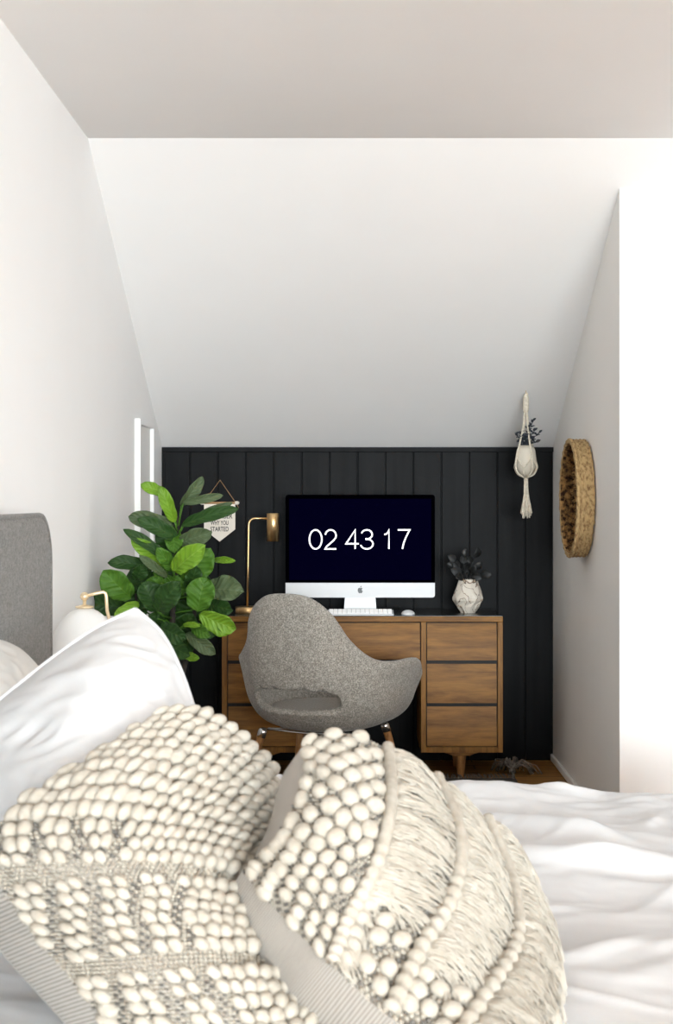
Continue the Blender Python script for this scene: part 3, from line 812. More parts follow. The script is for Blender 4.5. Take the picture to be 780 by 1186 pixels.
def pz2(y): return CZ - (y - VY) * km - ztop
for ch, x0, x1 in (('0', 358, 373.6), ('2', 376, 390.5), ('4', 400.8, 415.8), ('3', 418, 433.5), ('1', 444.5, 454.5), ('7', 461, 475)):
    strokes, cl = GL[ch]; b_ = MB()
    for st in strokes:
        ribbon(b_, [(px2(x0 + (x1 - x0) * x), pz2(635.7 - 22 * y)) for x, y in st], .0064, cl)
    b_.build('digit', M['digit'], scr)
kb = thing('keyboard', 'slim white keyboard on the desk below the computer', 'keyboard', ((418 - VX) * 6.13 / S, 6.125, ztop))
b_ = MB(); b_.prism([(-.055, 0), (.055, 0), (.055, .017), (.045, .017), (-.055, .006)], 'x', -.142, .142); b_.build('case', M['alu'], kb, bevel=.002, fixn=True)
b_ = MB()
for r in range(6):
    y = -.046 + r * .0172; z = .0068 + (y + .055) * .108
    nk = 14
    for c in range(nk):
        if r == 0 and 4 <= c <= 8:
            if c == 4: b_.box(-.136 + 4 * .01945, -.136 + 9 * .01945 - .002, y, y + .0150, z - .001, z + .003)
            continue
        x = -.136 + c * .01945; b_.box(x, x + .0172, y, y + .0150, z - .001, z + .003)
b_.build('key_buttons', M['key'], kb)
ms = MB(); prof = [(.0005 + math.cos(a), math.sin(a)) for a in [PI / 2 * i / 8 for i in range(9)]]
ms.lathe(prof, (0, 0, 0), 32); o = ms.build('computer_mouse', M['whitep'], None, smooth=True)
o.location = ((473 - VX) * 6.14 / S, 6.14, ztop); o.scale = (.030, .052, .019)
tag(o, 'small white computer mouse beside the keyboard', 'computer mouse')
b_ = MB(); b_.tube([(.048, 6.315, ztop + .08), (.07, 6.36, ztop + .06), (.10, 6.40, ztop + .02), (.12, 6.43, ztop + .004), (.17, 6.44, ztop + .004), (.22, 6.445, ztop + .004)], .0025, 8)
tag(b_.build('power_cable', M['cable'], None, smooth=True), 'thin black cable curling behind the computer stand', 'cable')

# ================================================================ BRASS LAMP
lm = thing('desk_lamp', 'brushed brass desk lamp with cylinder shade at the end of the desk', 'lamp', ((287.5 - VX) * 6.2 / S, 6.2, ztop))
kl = 6.2 / S
b_ = MB(); b_.lathe([(.056, 0), (.057, .002), (.057, .026), (.055, .029)], (0, 0, 0), 48); b_.build('base', M['brass'], lm, smooth=False, bevel=.001)
hz = CZ - (600.5 - VY) * kl - ztop
b_ = MB(); pts = [(-.003, 0, .028), (0, 0, .2), (.003, 0, hz - .03)]
pts += [(.003 + .028 * (1 - math.cos(a)), 0, hz - .028 + .028 * math.sin(a)) for a in [PI / 2 * i / 8 for i in range(1, 9)]] + [(.085, 0, hz)]
b_.tube(pts, .0048, 12); b_.build('pole', M['brass'], lm, smooth=True)
b_ = MB(); cx = (316.5 - 287.5) * kl; r = 7.3 * kl
z1_ = CZ - (594.5 - VY) * kl - ztop; z0_ = CZ - (627 - VY) * kl - ztop
b_.lathe([(.004, z1_), (r - .001, z1_), (r, z1_ - .001), (r, z0_), (r - .002, z0_), (r - .002, z1_ - .006), (.004, z1_ - .006)], (cx, 0, 0), 40, caps=False)
b_.build('lamp_shade', M['brass'], lm, smooth=False, bevel=0)
for p in lm.children:
    if p.name.startswith(('lamp_shade', 'base')):
        for f in p.data.polygons: f.use_smooth = abs(f.normal.z) < .5
b_ = MB(); b_.lathe([(.010, z0_ + .03), (.013, z0_ + .05), (.010, z1_ - .02), (.006, z1_ - .006)], (cx, 0, 0), 20); b_.build('bulb', M['trim'], lm, smooth=True)

# ================================================================ VASE + STEMS
vy = 6.22; kv = vy / S
va = thing('vase', 'faceted cream vase with dark marbled veins on the desk', 'vase', ((542.3 - VX) * kv, vy, ztop))
b_ = MB(); hh = 39 * kv
prof = [(.034, 0), (.036, .004), (.052, .028), (.068, .056), (.069, .066), (.060, .095), (.050, .122), (.0415, hh), (.036, hh), (.044, .12), (.05, .09), (.03, .03)]
n_ = 9; vs = []; fs = []
for j, (r, z) in enumerate(prof):
    for i in range(n_):
        a = 2 * PI * (i + .5 * (1 if j in (3, 4) else 0)) / n_; vs.append((r * math.cos(a), r * math.sin(a), z))
for j in range(len(prof) - 1):
    for i in range(n_): fs.append((j * n_ + i, j * n_ + (i + 1) % n_, (j + 1) * n_ + (i + 1) % n_, (j + 1) * n_ + i))
fs.append(tuple(range(n_))[::-1]); fs.append(tuple((len(prof) - 1) * n_ + i for i in range(n_)))
b_.add(vs, fs); b_.build('body', M['vase'], va, bevel=.002, seg=2)

def simple_leaf(b_, base, tip, w, nrm, cup=.15, n=6, notch=0.0):
    base, tip, nrm = Vector(base), Vector(tip), Vector(nrm)
    d = tip - base; ln = d.length; d.normalize(); s_ = d.cross(nrm).normalized(); nn = s_.cross(d).normalized()
    vs = []; fs = []
    for i in range(n + 1):
        t = i / n; ww = w * math.sin(PI * min(.999, t ** .8 * .97 + .02)) ** .7 / 2
        c = base + d * ln * t + nn * (-cup * ln * (t - .5) ** 2 * 1.2)
        vs += [c - s_ * ww + nn * cup * ww, c, c + s_ * ww + nn * cup * ww]
    for i in range(n):
        a = i * 3; fs += [(a, a + 1, a + 4, a + 3), (a + 1, a + 2, a + 5, a + 4)]
    b_.add(vs, fs)
def pl(px, py, Y): return P(px, py, Y)
st = thing('dried_stems', 'near-black leafy stems standing in the marbled vase', 'stems', va.location.copy())
ol = st.location
stems = MB(); lr = random.Random(4)
lv1 = MB(); lv2 = MB()
for (px, py, w, dk_) in ((553, 643, 12, 0), (526, 648, 11, 1), (530, 655, 13, 1), (537, 650, 11, 0), (545, 650, 10, 0), (553, 657, 10, 0), (560, 666, 13, 0), (532, 664, 14, 1), (540, 660, 12, 0), (538, 642, 9, 0), (547, 662, 12, 0), (523, 656, 8, 0), (535, 668, 12, 0), (550, 668, 12, 0)):
    Yl = vy + lr.uniform(-.035, .035)
    tip = pl(px, py, Yl) - ol; root = pl(542 + lr.uniform(-4, 4), 674, vy) - ol
    mid = (tip + root) / 2 + Vector((lr.uniform(-.01, .01), 0, .008))
    stems.tube([root - Vector((0, 0, .05)), root, mid, tip], .0012, 5)
    ww = w * kv; dr = (tip - mid).normalized() + Vector((lr.uniform(-.6, .6), lr.uniform(-.3, .3), lr.uniform(-.3, .3)))
    simple_leaf(lv2 if dk_ else lv1, tip - dr.normalized() * ww * .3, tip + dr.normalized() * ww * .8, ww * .85, Vector((lr.uniform(-.5, .5), -1, lr.uniform(0, .8))), .2)
stems.build('stem', M['darkleaf'], st, smooth=True)
for x, mm in ((lv1, 'darkleaf'), (lv2, 'darkleaf2')):
    o = x.build('foliage', M[mm], st, smooth=True); md = o.modifiers.new('S', 'SOLIDIFY'); md.thickness = .0006

# ================================================================ PENNANT
py_ = 6.47; kp = py_ / S
pn = thing('hanging_pennant', 'small cream felt pennant with black words hanging on the black wall', 'pennant', ((254.5 - VX) * kp, py_, CZ - (583 - VY) * kp))
def q(px, py): return ((px - 254.5) * kp, -(py - 583) * kp)
b_ = MB(); b_.prism([q(236.5, 583), q(236.5, 613), q(254.5, 627.3), q(272.7, 613), q(272.7, 583)], 'y', -.0015, .0015); b_.build('flag', M['felt'], pn, fixn=True)
b_ = MB(); x0, _ = q(234.5, 0); x1, _ = q(274.5, 0); b_.tube([(x0, 0, .002), (x1, 0, .002)], .0055, 10); b_.build('rod', M['rod'], pn, smooth=True)
for x in (x0, x1):
    b_ = MB(); b_.blob(Vector((x, 0, .002)), Vector((.012, 0, 0)), Vector((0, .009, 0)), Vector((0, 0, .009)), 12, 8); b_.build('end_knob', M['felt'], pn, smooth=True)
b_ = MB(); xa, za = q(255, 556); b_.tube([(x0 + .006, 0, .004), (xa, .004, za), (x1 - .006, 0, .004)], .0018, 6)
b_.tube([(x1 - .004, 0, 0), (x1 + .004, -.004, -.012), (x1 + .008, -.004, -.02)], .0016, 6); b_.build('string', M['string'], pn, smooth=True)
b_ = MB(); b_.lathe([(.003, 0), (.003, .022)], (0, 0, 0), 8); o = b_.build('nail', M['gap'], pn); o.location = (xa, .026, za - .002); o.rotation_euler = (PI / 2, 0, 0)
for i, (tx, yy) in enumerate((('REMEMBER', 598.5), ('WHY YOU', 606.2), ('STARTED', 613.4))):
    cu = bpy.data.curves.new('t', 'FONT'); cu.body = tx; cu.size = 1; cu.align_x = 'CENTER'; cu.extrude = .001; cu.offset = .012
    to = bpy.data.objects.new('t', cu); C.objects.link(to)
    bpy.context.view_layer.update()
    me = bpy.data.meshes.new_from_object(to.evaluated_get(bpy.context.evaluated_depsgraph_get()))
    bpy.data.objects.remove(to)
    xs = [v.co.x for v in me.vertices]; ys = [v.co.y for v in me.vertices]
    W_ = {0: 30, 1: 20.5, 2: 21}[i] * kp; H_ = 5.4 * kp
    cx_ = (min(xs) + max(xs)) / 2
    for v in me.vertices:
        x, y, z = v.co
        v.co = ((x - cx_) / (max(xs) - min(xs)) * W_, -.0022 + z * .5, (y - min(ys)) / (max(ys) - min(ys)) * H_ + q(0, yy + 2)[1])
    link('lettering', me, M['ink'], pn)

# ================================================================ CHAIR
ch = thing('armchair', 'grey tweed shell armchair with a slot in its back on wooden legs', 'chair', (-.104, 5.56, .0105), math.radians(-25))
half = [(0, .27, .425), (.15, .265, .43), (.25, .25, .455), (.290, .205, .51), (.306, .14, .570), (.316, .035, .586), (.298, -.075, .584), (.262, -.160, .598), (.205, -.225, .675), (.165, -.280, .765), (.095, -.318, .825), (0, -.328, .838)]
ring = [Vector(p) for p in half] + [Vector((-x, y, z)) for x, y, z in half[-2:0:-1]]
n_t, n_r = 144, 64
vs = []; fs = []
def shell(th, t):
    rp = spline(ring, th, True)
    fi = t * PI / 2
    z0 = .306
    rr = math.sin(fi) ** .48; zz = (1 - math.cos(fi) ** .74)
    x = rp.x * rr; y = rp.y * rr; z = z0 + (rp.z - z0) * zz
    # back stands narrower and straighter low down; arms roll out at the rim
    armness = math.exp(-((abs(rp.x) - .316) / .05) ** 2) 
    if t > .8: x += math.copysign(.034 * ((t - .8) / .2) ** 2 * armness, rp.x); 
    if t > .86: z -= .008 * ((t - .86) / .14) ** 2 * armness
    return Vector((x, y, z))
for j in range(n_r):
    t = .012 + .988 * (j / (n_r - 1)) ** 1.5
    for i in range(n_t): vs.append(shell(i / n_t, t))
vs.append(Vector((0, 0, .306))); ci = len(vs) - 1
for i in range(n_t): fs.append((ci, (i + 1) % n_t, i))
for j in range(n_r - 1):
    t = .06 + .94 * (j + .5) / (n_r - 1)
    for i in range(n_t):
        th = (i + .5) / n_t
        c = (vs[j * n_t + i] + vs[(j + 1) * n_t + (i + 1) % n_t]) / 2
        dz = (c.z - .433) / .043; dx = c.x / .175
        if c.y < 0 and abs(th - .5) < .25 and dx ** 4 + dz ** 4 < 1: continue
        k = (i + 1) % n_t
        fs.append((j * n_t + i, j * n_t + k, (j + 1) * n_t + k, (j + 1) * n_t + i))
b_ = MB(); b_.add(vs, fs)
o = b_.build('shell', M['chair'], ch, smooth=True, fixn=True)
bm = bmesh.new(); bm.from_mesh(o.data)
bv = [v for v in bm.verts if v.is_boundary]
from mathutils import kdtree
back = [p for p in vs if p.y < -.08 and p.z < .56]
kd = kdtree.KDTree(len(back))
for n0, p in enumerate(back): kd.insert((p.x, 0, p.z), n0)
kd.balance()
for v in bv:
    if abs(v.co.x) < .25 and v.co.z < .52 and v.co.y < -.08:
        dx, dz = v.co.x / .172, (v.co.z - .433) / .042
        k = (dx ** 4 + dz ** 4) ** .25
        if k > 1e-3:
            nx_, nz_ = v.co.x / k, .433 + (v.co.z - .433) / k
            hits = kd.find_n((nx_, 0, nz_), 4)
            ws = [1 / (h[2] + 1e-5) for h in hits]
            v.co = (nx_, sum(w_ * back[h[1]].y for w_, h in zip(ws, hits)) / sum(ws), nz_)
near = [v for v in bm.verts if not v.is_boundary and v.co.y < -.08 and ((v.co.x / .172) ** 4 + ((v.co.z - .433) / .042) ** 4) ** .25 < 1.7]
for _ in range(8): bmesh.ops.smooth_vert(bm, verts=near, factor=.5, use_axis_x=True, use_axis_y=True, use_axis_z=True)
bm.to_mesh(o.data); bm.free()
md = o.modifiers.new('Solid', 'SOLIDIFY'); md.thickness = .030; md.offset = 0
md = o.modifiers.new('Sub', 'SUBSURF'); md.levels = 1; md.render_levels = 1
b_ = MB(); b_.lathe([(.0005, 0), (.8, .01), (.97, .2), (1, .5), (.95, .8), (.7, .96), (.0005, 1)], (0, 0, 0), 40)
o = b_.build('seat_cushion', M['chair'], ch, smooth=True); o.location = (0, .03, .328); o.scale = (.235, .20, .06)
for sx, sy in ((1, 1), (-1, 1), (1, -1), (-1, -1)):
    top_ = Vector((.185 * sx, .165 * sy, .292)); bot = Vector((.25 * sx, .235 * sy, 0))
    b_ = MB(); b_.tube([bot, bot.lerp(top_, .5), bot.lerp(top_, .93)], [.009, .013, .0155], 16); b_.build('leg', M['legwood'], ch, smooth=True)
    b_ = MB(); b_.tube([bot.lerp(top_, .91), bot.lerp(top_, 1.0), top_ + Vector((0, 0, .01))], [.0175, .0175, .012], 16); b_.build('leg_ferrule', M['chrome'], ch, smooth=True)
b_ = MB()
for a_, c_ in (((1, -1), (-1, 1)), ((-1, -1), (1, 1))):
    b_.tube([(.17 * a_[0], .15 * a_[1], .297), (.05 * a_[0], .05 * a_[1], .292), (.05 * c_[0], .05 * c_[1], .292), (.17 * c_[0], .15 * c_[1], .297)], .005, 8)
b_.tube([(-.17, -.155, .297), (0, -.165, .294), (.17, -.155, .297)], .005, 8)
b_.build('under_frame', M['chrome'], ch, smooth=True)

# ================================================================ MACRAME HANGER
HX, HY = (609.5 - VX) * 6.07 / S, 6.07
kh = HY / S
def hz_(py): return CZ - (py - VY) * kh
mh = thing('macrame_hanger', 'cream macrame plant hanger with a tassel hanging from the sloped ceiling', 'plant hanger', (HX, HY, 0))
b_ = MB()
zt_ = hz_(457)
def circ_pt(r, a, z): return Vector((r * math.cos(a), r * math.sin(a), z))
# wrapped top knot
b_.lathe([(.008, hz_(479)), (.013, hz_(474)), (.0125, hz_(462)), (.010, hz_(458)), (.006, hz_(456))], (0, 0, 0), 14)
b_.build('wrapped_knot', M['macrame'], mh, smooth=True)
b_ = MB()
for k in range(4):
    a = -PI / 2 + .45 + k * PI / 2
    pts = [circ_pt(.006, a, hz_(478)), circ_pt(.014, a, hz_(494)), circ_pt(.032, a, hz_(515)), circ_pt(.046, a, hz_(528)), circ_pt(.051, a, hz_(541)), circ_pt(.036, a, hz_(549)), circ_pt(.008, a, hz_(553))]
    b_.tube([spline(pts, t / 24) for t in range(25)], .0042, 7)
    a2 = a + PI / 4
    pts = [circ_pt(.046, a, hz_(530)), circ_pt(.050, a + PI / 4, hz_(541)), circ_pt(.046, a + PI / 2, hz_(530))]
    b_.tube([spline(pts, t / 12) for t in range(13)], .003, 6)
    pts = [circ_pt(.050, a + PI / 4, hz_(541)), circ_pt(.036, a + PI / 4, hz_(549)), circ_pt(.008, a + PI / 4, hz_(553))]
    b_.tube([spline(pts, t / 8) for t in range(9)], .0038, 6)
b_.build('cord', M['macrame'], mh, smooth=True)
b_ = MB(); b_.lathe([(.009, hz_(557)), (.010, hz_(552))], (0, 0, 0), 12); tr_ = random.Random(9)
for k in range(30):
    a = tr_.uniform(0, 2 * PI); r0 = tr_.uniform(.001, .008); r1 = tr_.uniform(.006, .030); zb_ = hz_(tr_.uniform(594, 600.5))
    pts = [circ_pt(r0, a, hz_(553)), circ_pt(r0 * 1.3, a, hz_(568)), circ_pt(r1 * .7, a + .2, hz_(585)), circ_pt(r1, a + .3, zb_)]
    b_.tube([spline(pts, t / 8) for t in range(9)], .0030, 5)
b_.build('tassel_fringe', M['macrame'], mh, smooth=True)
hk = MB(); zc_ = zslope(HY)
hk.tube([(0, 0, zc_), (0, 0, zc_ - .008), (.008, 0, zc_ - .014), (.006, 0, zc_ - .024), (-.004, 0, zc_ - .026), (-.004, 0, hz_(458))], .002, 6)
hk.build('hook', M['pbrass'], mh, smooth=True)
hp = thing('hanging_pot', 'small round cream pot cradled in the macrame cords', 'pot', (HX, HY, 0))
b_ = MB(); b_.lathe([(.008, hz_(551)), (.026, hz_(549)), (.041, hz_(541)), (.045, hz_(532)), (.040, hz_(522)), (.031, hz_(516)), (.027, hz_(517)), (.034, hz_(526))], (0, 0, 0), 32, caps=True)
b_.build('body', M['potcream'], hp, smooth=True)
b_ = MB(); b_.lathe([(.001, hz_(520)), (.031, hz_(520.5))], (0, 0, 0), 20); b_.build('soil', M['soil'], hp)
sp_ = thing('trailing_succulent', 'dusky blue-black succulent sprigs in the hanging pot', 'plant', (HX, HY, 0))
stm = MB(); lvs = MB(); sr = random.Random(21)
for (px, py) in ((598, 503), (604, 501), (618, 487), (614, 493), (625, 501), (620, 498), (623, 512), (616, 508), (601, 512), (609, 505), (612, 512)):
    Yl = HY + sr.uniform(-.03, .03); tip = P(px, py, Yl) - Vector((HX, HY, 0)); root = Vector((sr.uniform(-.01, .01), sr.uniform(-.01, .01), hz_(521)))
    mid = root.lerp(tip, .5) + Vector((0, 0, .01)); stm.tube([root, mid, tip], .0015, 5)
    for k in range(9):
        t = .25 + .75 * k / 8; c = root.lerp(tip, t) + Vector((0, 0, .01 * math.sin(PI * t))); a = k * 2.4 + sr.random()
        dr = Vector((math.cos(a), math.sin(a) * .7, .5 + .3 * math.sin(a * 3))).normalized()
        simple_leaf(lvs, c, c + dr * .020, .011, Vector((0, -.5, 1)), .3, 4)
stm.build('stem', M['succ'], sp_); o = lvs.build('foliage', M['succ'], sp_, smooth=True); md = o.modifiers.new('S', 'SOLIDIFY'); md.thickness = .0015

# ================================================================ BASKET ON ALCOVE WALL
by, bz, brd = 5.585, CZ - (577 - VY) * 5.585 / S, .229
bk = thing('wall_basket', 'round shallow woven straw basket hung on the alcove side wall', 'basket', (XR, by, bz))
bk.rotation_euler = (0, -PI / 2, 0)
# local z runs out from the wall
b_ = MB()
n_ = 120
def wob(i, s_): return .0035 * noise.noise(Vector((math.cos(2 * PI * i / n_) * 9, math.sin(2 * PI * i / n_) * 9, s_)))
prof = [(brd * .985, .004), (brd, .010), (brd * 1.0, .03), (brd * .995, .05), (brd * .985, .068), (brd * .965, .074), (brd * .945, .070), (brd * .945, .045), (brd * .94, .014)]
vs = []; fs = []
for j, (r, z) in enumerate(prof):
    for i in range(n_):
        a = 2 * PI * i / n_; rr = r + wob(i, j * .8) * 1.3 + .0018 * math.sin(i * PI / 1.5 + j * PI)
        vs.append((rr * math.cos(a), rr * math.sin(a), z + wob(i, 7 + j)))
for j in range(len(prof) - 1):
    for i in range(n_): fs.append((j * n_ + i, j * n_ + (i + 1) % n_, (j + 1) * n_ + (i + 1) % n_, (j + 1) * n_ + i))
b_.add(vs, fs); b_.mi = [1 if k // n_ >= 6 else 0 for k in range(len(fs))]; b_.build('rim_band', [M['basket'], M['basket_in']], bk, smooth=True)
b_ = MB(); vs = [(0, 0, .012)]; fs = []; nr = 26
for j in range(1, nr + 1):
    r = brd * .945 * j / nr
    for i in range(n_):
        a = 2 * PI * i / n_ + j * .04; vs.append((r * math.cos(a), r * math.sin(a), .012 + .003 * math.sin(i * PI / 2.5 + j * PI) + .002 * noise.noise(Vector((i * .6, j * .9, 0)))))
for i in range(n_): fs.append((0, 1 + i, 1 + (i + 1) % n_))
for j in range(nr - 1):
    for i in range(n_): a = 1 + j * n_; fs.append((a + i, a + n_ + i, a + n_ + (i + 1) % n_, a + (i + 1) % n_))
b_.add(vs, fs); b_.build('woven_bottom', M['basket_in'], bk, smooth=True)
# stitching around the rim and coiled rows on the bottom
b_ = MB(); wr_ = random.Random(2)
for j in range(2, 11):
    r = brd * .094 * j; pts = []
    for i in range(73):
        a = 2 * PI * i / 72; pts.append((r * math.cos(a), r * math.sin(a), .0165 + .002 * math.sin(i * 2.1 + j)))
    b_.tube(pts, .0045, 6, caps=False)
for k in range(420):
    a = wr_.uniform(0, 2 * PI); r0 = wr_.uniform(.2, .85) * brd; ln = wr_.uniform(.02, .06); ang = a + wr_.uniform(.4, .9)
    p = Vector((r0 * math.cos(a), r0 * math.sin(a), .018)); d = Vector((math.cos(ang), math.sin(ang), 0)) * ln
    if (p + d).length > brd * .93: continue
    b_.tube([p, p + d * .5 + Vector((0, 0, wr_.uniform(.008, .02))), p + d], .0032, 5)
for k in range(520):
    a = wr_.uniform(0, 2 * PI); z_ = wr_.uniform(.015, .06); da = wr_.uniform(.05, .16) * wr_.choice((1, 1, -1)); r_ = brd * .942
    b_.tube([(r_ * math.cos(a), r_ * math.sin(a), z_), ((r_ - .007) * math.cos(a + da / 2), (r_ - .007) * math.sin(a + da / 2), z_ + wr_.uniform(-.008, .008)), (r_ * math.cos(a + da), r_ * math.sin(a + da), min(.068, max(.012, z_ + wr_.uniform(-.02, .02))))], .0026, 5)
b_.build('coil_weave', M['basket_in'], bk, smooth=True)
b_ = MB()
for z in (.012, .026, .040, .054, .067):
    b_.tube([((brd + .001) * math.cos(2 * PI * i / 96), (brd + .001) * math.sin(2 * PI * i / 96), z + .0015 * math.sin(i * 1.9 + z * 300)) for i in range(97)], .0032 if z < .06 else .006, 6, caps=False)
b_.build('rim_weave', M['basket'], bk, smooth=True)

# ================================================================ RUG
rg = thing('rug', 'charcoal woven rug with a pale knotted fringe on the wooden floor', 'rug', (0, 0, 0))
b_ = MB(); b_.box(-.35, .70, 4.3, 6.04, .001, .010); b_.build('rug_body', M['rug'], rg, bevel=.003)
b_ = MB(); rr_ = random.Random(8)
for k in range(110):
    x = -.345 + 1.04 * (k + .5) / 110; ln = rr_.uniform(.10, .13); dx = rr_.uniform(-.012, .012)
    b_.tube([(x, 6.035, .009), (x + dx * .5, 6.07, .014), (x + dx, 6.035 + ln, .005)], .0026, 5)
b_.build('fringe', M['rugfringe'], rg)
# tassel splayed at its corner
tsl = MB()
for k in range(34):
    a = rr_.uniform(-.5, 2.6); ln = rr_.uniform(.07, .13)
    p0 = Vector((.70, 6.16, .02)); d = Vector((math.cos(a), math.sin(a), 0))
    tsl.tube([p0, p0 + d * ln * .4 + Vector((0, 0, rr_.uniform(.02, .05))), p0 + d * ln * .8 + Vector((0, 0, rr_.uniform(.005, .035))), p0 + d * ln + Vector((0, 0, -.014))], .0032, 5)
tsl.blob(Vector((.70, 6.16, .016)), Vector((.016, 0, 0)), Vector((0, .016, 0)), Vector((0, 0, .014)))
tsl.tube([(.69, 6.02, .008), (.695, 6.09, .012), (.70, 6.16, .016)], .007, 6)
tsl.build('tassel', M['rugfringe'], rg, smooth=True)

# ================================================================ FIDDLE LEAF FIG
FX, FY = (203 - VX) * 4.78 / S, 4.78
fig = thing('fiddle_leaf_fig', 'bushy fiddle-leaf fig with big glossy green leaves in the corner beside the desk', 'plant', (FX, FY, .0))
pot = thing('planter', 'black cylinder planter holding the tall fig plant', 'planter', (FX, FY, 0))
b_ = MB(); b_.lathe([(.11, 0), (.125, .01), (.145, .26), (.15, .27), (.138, .27), (.132, .23)], (0, 0, 0), 40, caps=True); b_.build('body', M['planter'], pot, smooth=True)
b_ = MB(); b_.lathe([(.001, .238), (.134, .236)], (0, 0, 0), 24); b_.build('soil', M['soil'], pot)
def trunk_x(z): return .012 * math.sin(z * 7)
def TP(z, k=0): return Vector((trunk_x(z) + k * .03 * (1 - z * .4), .02 * math.sin(z * 5 + k), z))
b_ = MB()
b_.tube([TP(z) for z in [.24, .4, .55, .7, .85, 1.0, 1.09, 1.14]], [.014, .013, .012, .011, .009, .007, .005, .004], 8); b_.build('trunk', M['bark'], fig, smooth=True)
b_ = MB(); b_.tube([Vector((.01, .02, .40)), Vector((.02, .04, .6)), Vector((.06, .03, .78)), Vector((.07, .0, .93))], [.010, .009, .007, .004], 8); b_.build('branch', M['bark'], fig, smooth=True)
b_ = MB(); b_.tube([Vector((-.03, .0, .24)), Vector((-.08, .02, .5)), Vector((-.12, .0, .72)), Vector((-.13, -.02, .88))], [.010, .009, .007, .004], 8); b_.build('branch', M['bark'], fig, smooth=True)
def zm(x, y): return (90 + x / 3.12, 530 + y / 3.12)
fr_ = random.Random(12)
kf = FY / S
def fig_leaf(bx, by_, tx, ty, w, tone, dy=None, tipdy=None, bend=.10, roll=None, fid=True):
    """leaf from base to tip (zoom pixel pairs), width in the same pixels"""
    (b1, b2), (t1, t2) = zm(bx, by_), zm(tx, ty)
    dy = fr_.uniform(-.05, .05) if dy is None else dy
    tdy = dy + (fr_.uniform(-.08, .0)) if tipdy is None else tipdy
    org = Vector((FX, FY, 0))
    B = P(b1, b2, FY + dy) - org; Tp = P(t1, t2, FY + tdy) - org
    lim = XL + .012 - FX
    d = Tp - B; ln = d.length; d.normalize()
    view = (Vector((0, 0, CZ)) - (B + org)).normalized()
    r = fr_.uniform(-.35, .35) if roll is None else roll
    s_ = d.cross(view).normalized(); s_ = (Matrix.Rotation(r, 3, d) @ s_).normalized(); n = s_.cross(d).normalized()
    if n.dot(view) < 0: n = -n
    ww = w * 1.22 / 3.12 * kf / 2 / max(.75, abs(math.cos(r)))
    nl, nw = 16, 8; vs = []; fs = []; uvs = []
    for i in range(nl + 1):
        t = i / nl
        # fiddle outline: narrow near the stalk, waist, wide rounded upper part
        f = (math.sin(PI * min(1, max(0, t ** .78)) ) ** .55) * (.56 + .50 * t) if 0 < t < 1 else 0.02
        if fid: f *= 1 - .13 * math.exp(-((t - .42) / .13) ** 2)
        c = B + d * ln * t + n * (math.sin(PI * t) * bend * ln) - Vector((0, 0, 1)) * (bend * .5 * ln * t * t)
        for j in range(nw + 1):
            q_ = (j / nw - .5) * 2
            ruf = .10 * ww * math.sin(t * 17 + q_ * 2 + w) * abs(q_)
            p = c + s_ * (q_ * ww * f) + n * (abs(q_) ** 1.4 * .42 * ww * f + ruf)
            p.x = max(p.x, lim)
            vs.append(p); uvs.append((j / nw, t))
    for i in range(nl):
        for j in range(nw):
            a = i * (nw + 1) + j; fs.append((a, a + 1, a + nw + 2, a + nw + 1))
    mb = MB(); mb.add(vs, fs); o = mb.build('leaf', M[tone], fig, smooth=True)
    ul = o.data.uv_layers.new(name='UVMap')
    for p in o.data.polygons:
        for li, vi in zip(p.loop_indices, p.vertices): ul.data[li].uv = uvs[vi]
    md = o.modifiers.new('S', 'SOLIDIFY'); md.thickness = .0012
    # stalk to the trunk, hidden among the leaves
    zt__ = max(.45, min(1.1, B.z - .03)); tp = TP(zt__)
    if (B - tp).length < .13:
        sm = MB(); sm.tube([tp, tp.lerp(B, .6) - Vector((0, 0, .006)), B + d * .004], [.003, .0025, .0022], 6); sm.build('stalk', M['leafM'], o, smooth=True)
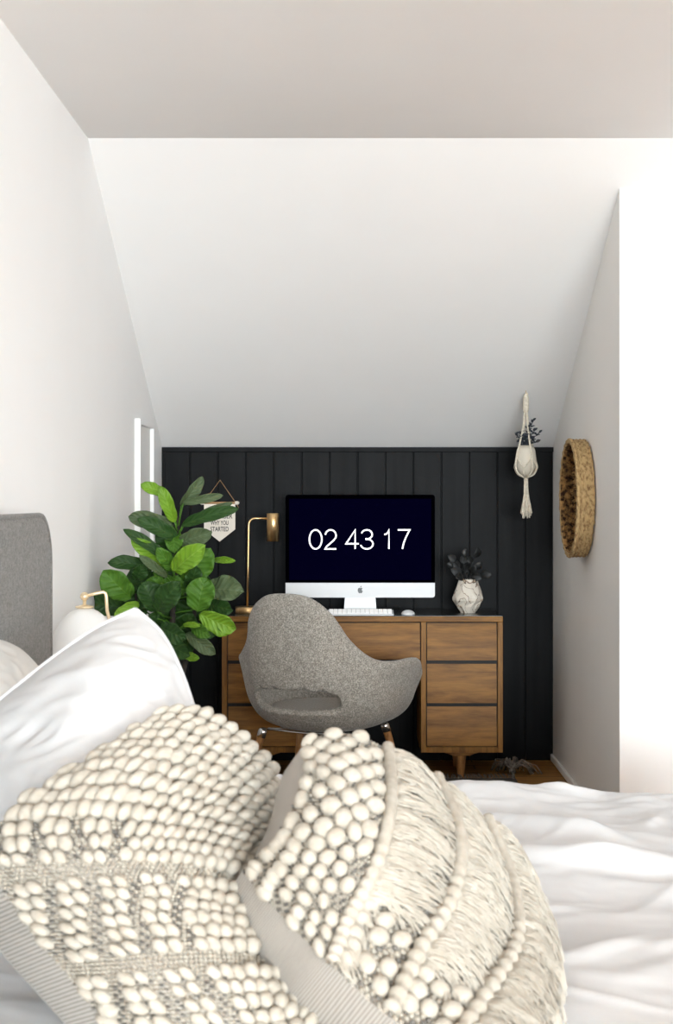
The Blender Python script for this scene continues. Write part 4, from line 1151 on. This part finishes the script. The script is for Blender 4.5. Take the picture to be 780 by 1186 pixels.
LV = [
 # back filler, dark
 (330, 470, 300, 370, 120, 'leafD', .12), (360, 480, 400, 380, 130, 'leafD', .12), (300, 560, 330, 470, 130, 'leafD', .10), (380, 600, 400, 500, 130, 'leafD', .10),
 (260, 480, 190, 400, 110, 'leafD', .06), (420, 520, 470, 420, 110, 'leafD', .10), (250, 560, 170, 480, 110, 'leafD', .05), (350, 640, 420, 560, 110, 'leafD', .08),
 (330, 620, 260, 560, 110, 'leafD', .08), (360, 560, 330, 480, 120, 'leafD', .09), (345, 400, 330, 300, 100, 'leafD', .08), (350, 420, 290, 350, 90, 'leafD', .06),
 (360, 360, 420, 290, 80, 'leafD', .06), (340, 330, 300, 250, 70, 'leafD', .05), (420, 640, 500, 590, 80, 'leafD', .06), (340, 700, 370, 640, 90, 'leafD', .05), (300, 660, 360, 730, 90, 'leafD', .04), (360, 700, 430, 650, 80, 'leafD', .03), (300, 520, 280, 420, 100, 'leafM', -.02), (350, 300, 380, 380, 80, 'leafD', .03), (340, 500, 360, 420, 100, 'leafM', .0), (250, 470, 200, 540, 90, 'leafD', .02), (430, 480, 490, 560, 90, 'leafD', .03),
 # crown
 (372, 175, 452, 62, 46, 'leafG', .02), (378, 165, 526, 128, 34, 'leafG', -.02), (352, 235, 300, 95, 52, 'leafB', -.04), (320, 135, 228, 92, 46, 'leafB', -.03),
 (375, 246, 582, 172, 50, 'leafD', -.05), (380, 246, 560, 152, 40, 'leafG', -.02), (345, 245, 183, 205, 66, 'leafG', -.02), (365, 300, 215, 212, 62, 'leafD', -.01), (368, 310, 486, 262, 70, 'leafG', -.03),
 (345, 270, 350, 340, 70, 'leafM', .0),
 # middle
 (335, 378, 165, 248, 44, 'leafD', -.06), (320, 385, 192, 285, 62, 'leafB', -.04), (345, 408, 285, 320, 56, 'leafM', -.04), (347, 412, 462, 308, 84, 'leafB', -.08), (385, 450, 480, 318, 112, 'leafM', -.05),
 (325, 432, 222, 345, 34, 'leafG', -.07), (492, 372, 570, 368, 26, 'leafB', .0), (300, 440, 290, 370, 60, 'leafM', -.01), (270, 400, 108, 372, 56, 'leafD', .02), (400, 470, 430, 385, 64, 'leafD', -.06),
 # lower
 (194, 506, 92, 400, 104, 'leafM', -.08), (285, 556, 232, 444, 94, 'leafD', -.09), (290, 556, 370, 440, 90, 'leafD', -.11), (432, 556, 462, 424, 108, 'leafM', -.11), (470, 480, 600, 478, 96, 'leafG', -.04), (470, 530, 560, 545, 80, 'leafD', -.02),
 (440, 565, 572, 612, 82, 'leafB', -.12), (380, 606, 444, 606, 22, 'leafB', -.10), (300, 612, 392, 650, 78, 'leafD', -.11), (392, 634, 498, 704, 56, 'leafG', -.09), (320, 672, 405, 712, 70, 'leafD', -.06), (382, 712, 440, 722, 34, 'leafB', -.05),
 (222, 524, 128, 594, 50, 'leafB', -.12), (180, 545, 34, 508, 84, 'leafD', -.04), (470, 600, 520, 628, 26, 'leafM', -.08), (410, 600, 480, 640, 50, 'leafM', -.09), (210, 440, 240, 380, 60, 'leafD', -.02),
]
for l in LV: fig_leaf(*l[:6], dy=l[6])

# ================================================================ LIGHT
w = bpy.data.worlds.new('sky'); sc.world = w; w.use_nodes = True
w.node_tree.nodes['Background'].inputs[0].default_value = (.86, .93, 1, 1); w.node_tree.nodes['Background'].inputs[1].default_value = 1.6
def area(name, loc, rot, sx, sy, power, col):
    l = bpy.data.lights.new(name, 'AREA'); l.shape = 'RECTANGLE'; l.size = sx; l.size_y = sy; l.energy = power; l.color = col
    o = bpy.data.objects.new(name, l); C.objects.link(o); o.location = loc; o.rotation_euler = rot; return o
area('daylight_side', (XE + .14, 2.55, 1.4), (0, PI / 2, 0), 1.7, 3.8, 24, (.89, .965, 1))     # through window_1
area('daylight_rear', (1.6, YR - .14, 1.38), (PI / 2, 0, 0), 4.5, 1.75, 1200, (.885, .965, 1))       # through window_2

# ================================================================ CAMERA
cam = bpy.data.cameras.new('camera'); co = bpy.data.objects.new('camera', cam); C.objects.link(co); sc.camera = co
cam.sensor_fit = 'HORIZONTAL'; cam.sensor_width = 24; cam.lens = S / 780 * 24
cam.shift_x = (390 - VX) / 780; cam.shift_y = (VY - 593) / 780
co.location = (0, 0, CZ); co.rotation_euler = (PI / 2, 0, 0); cam.clip_start = .05
cam.dof.use_dof = True; cam.dof.focus_distance = 5.9; cam.dof.aperture_fstop = 10
sc.view_settings.view_transform = 'Standard'; sc.view_settings.look = 'None'; sc.view_settings.gamma = 1; sc.view_settings.exposure = 0
sc.cycles.max_bounces = 14; sc.cycles.diffuse_bounces = 12; sc.cycles.use_denoising = True
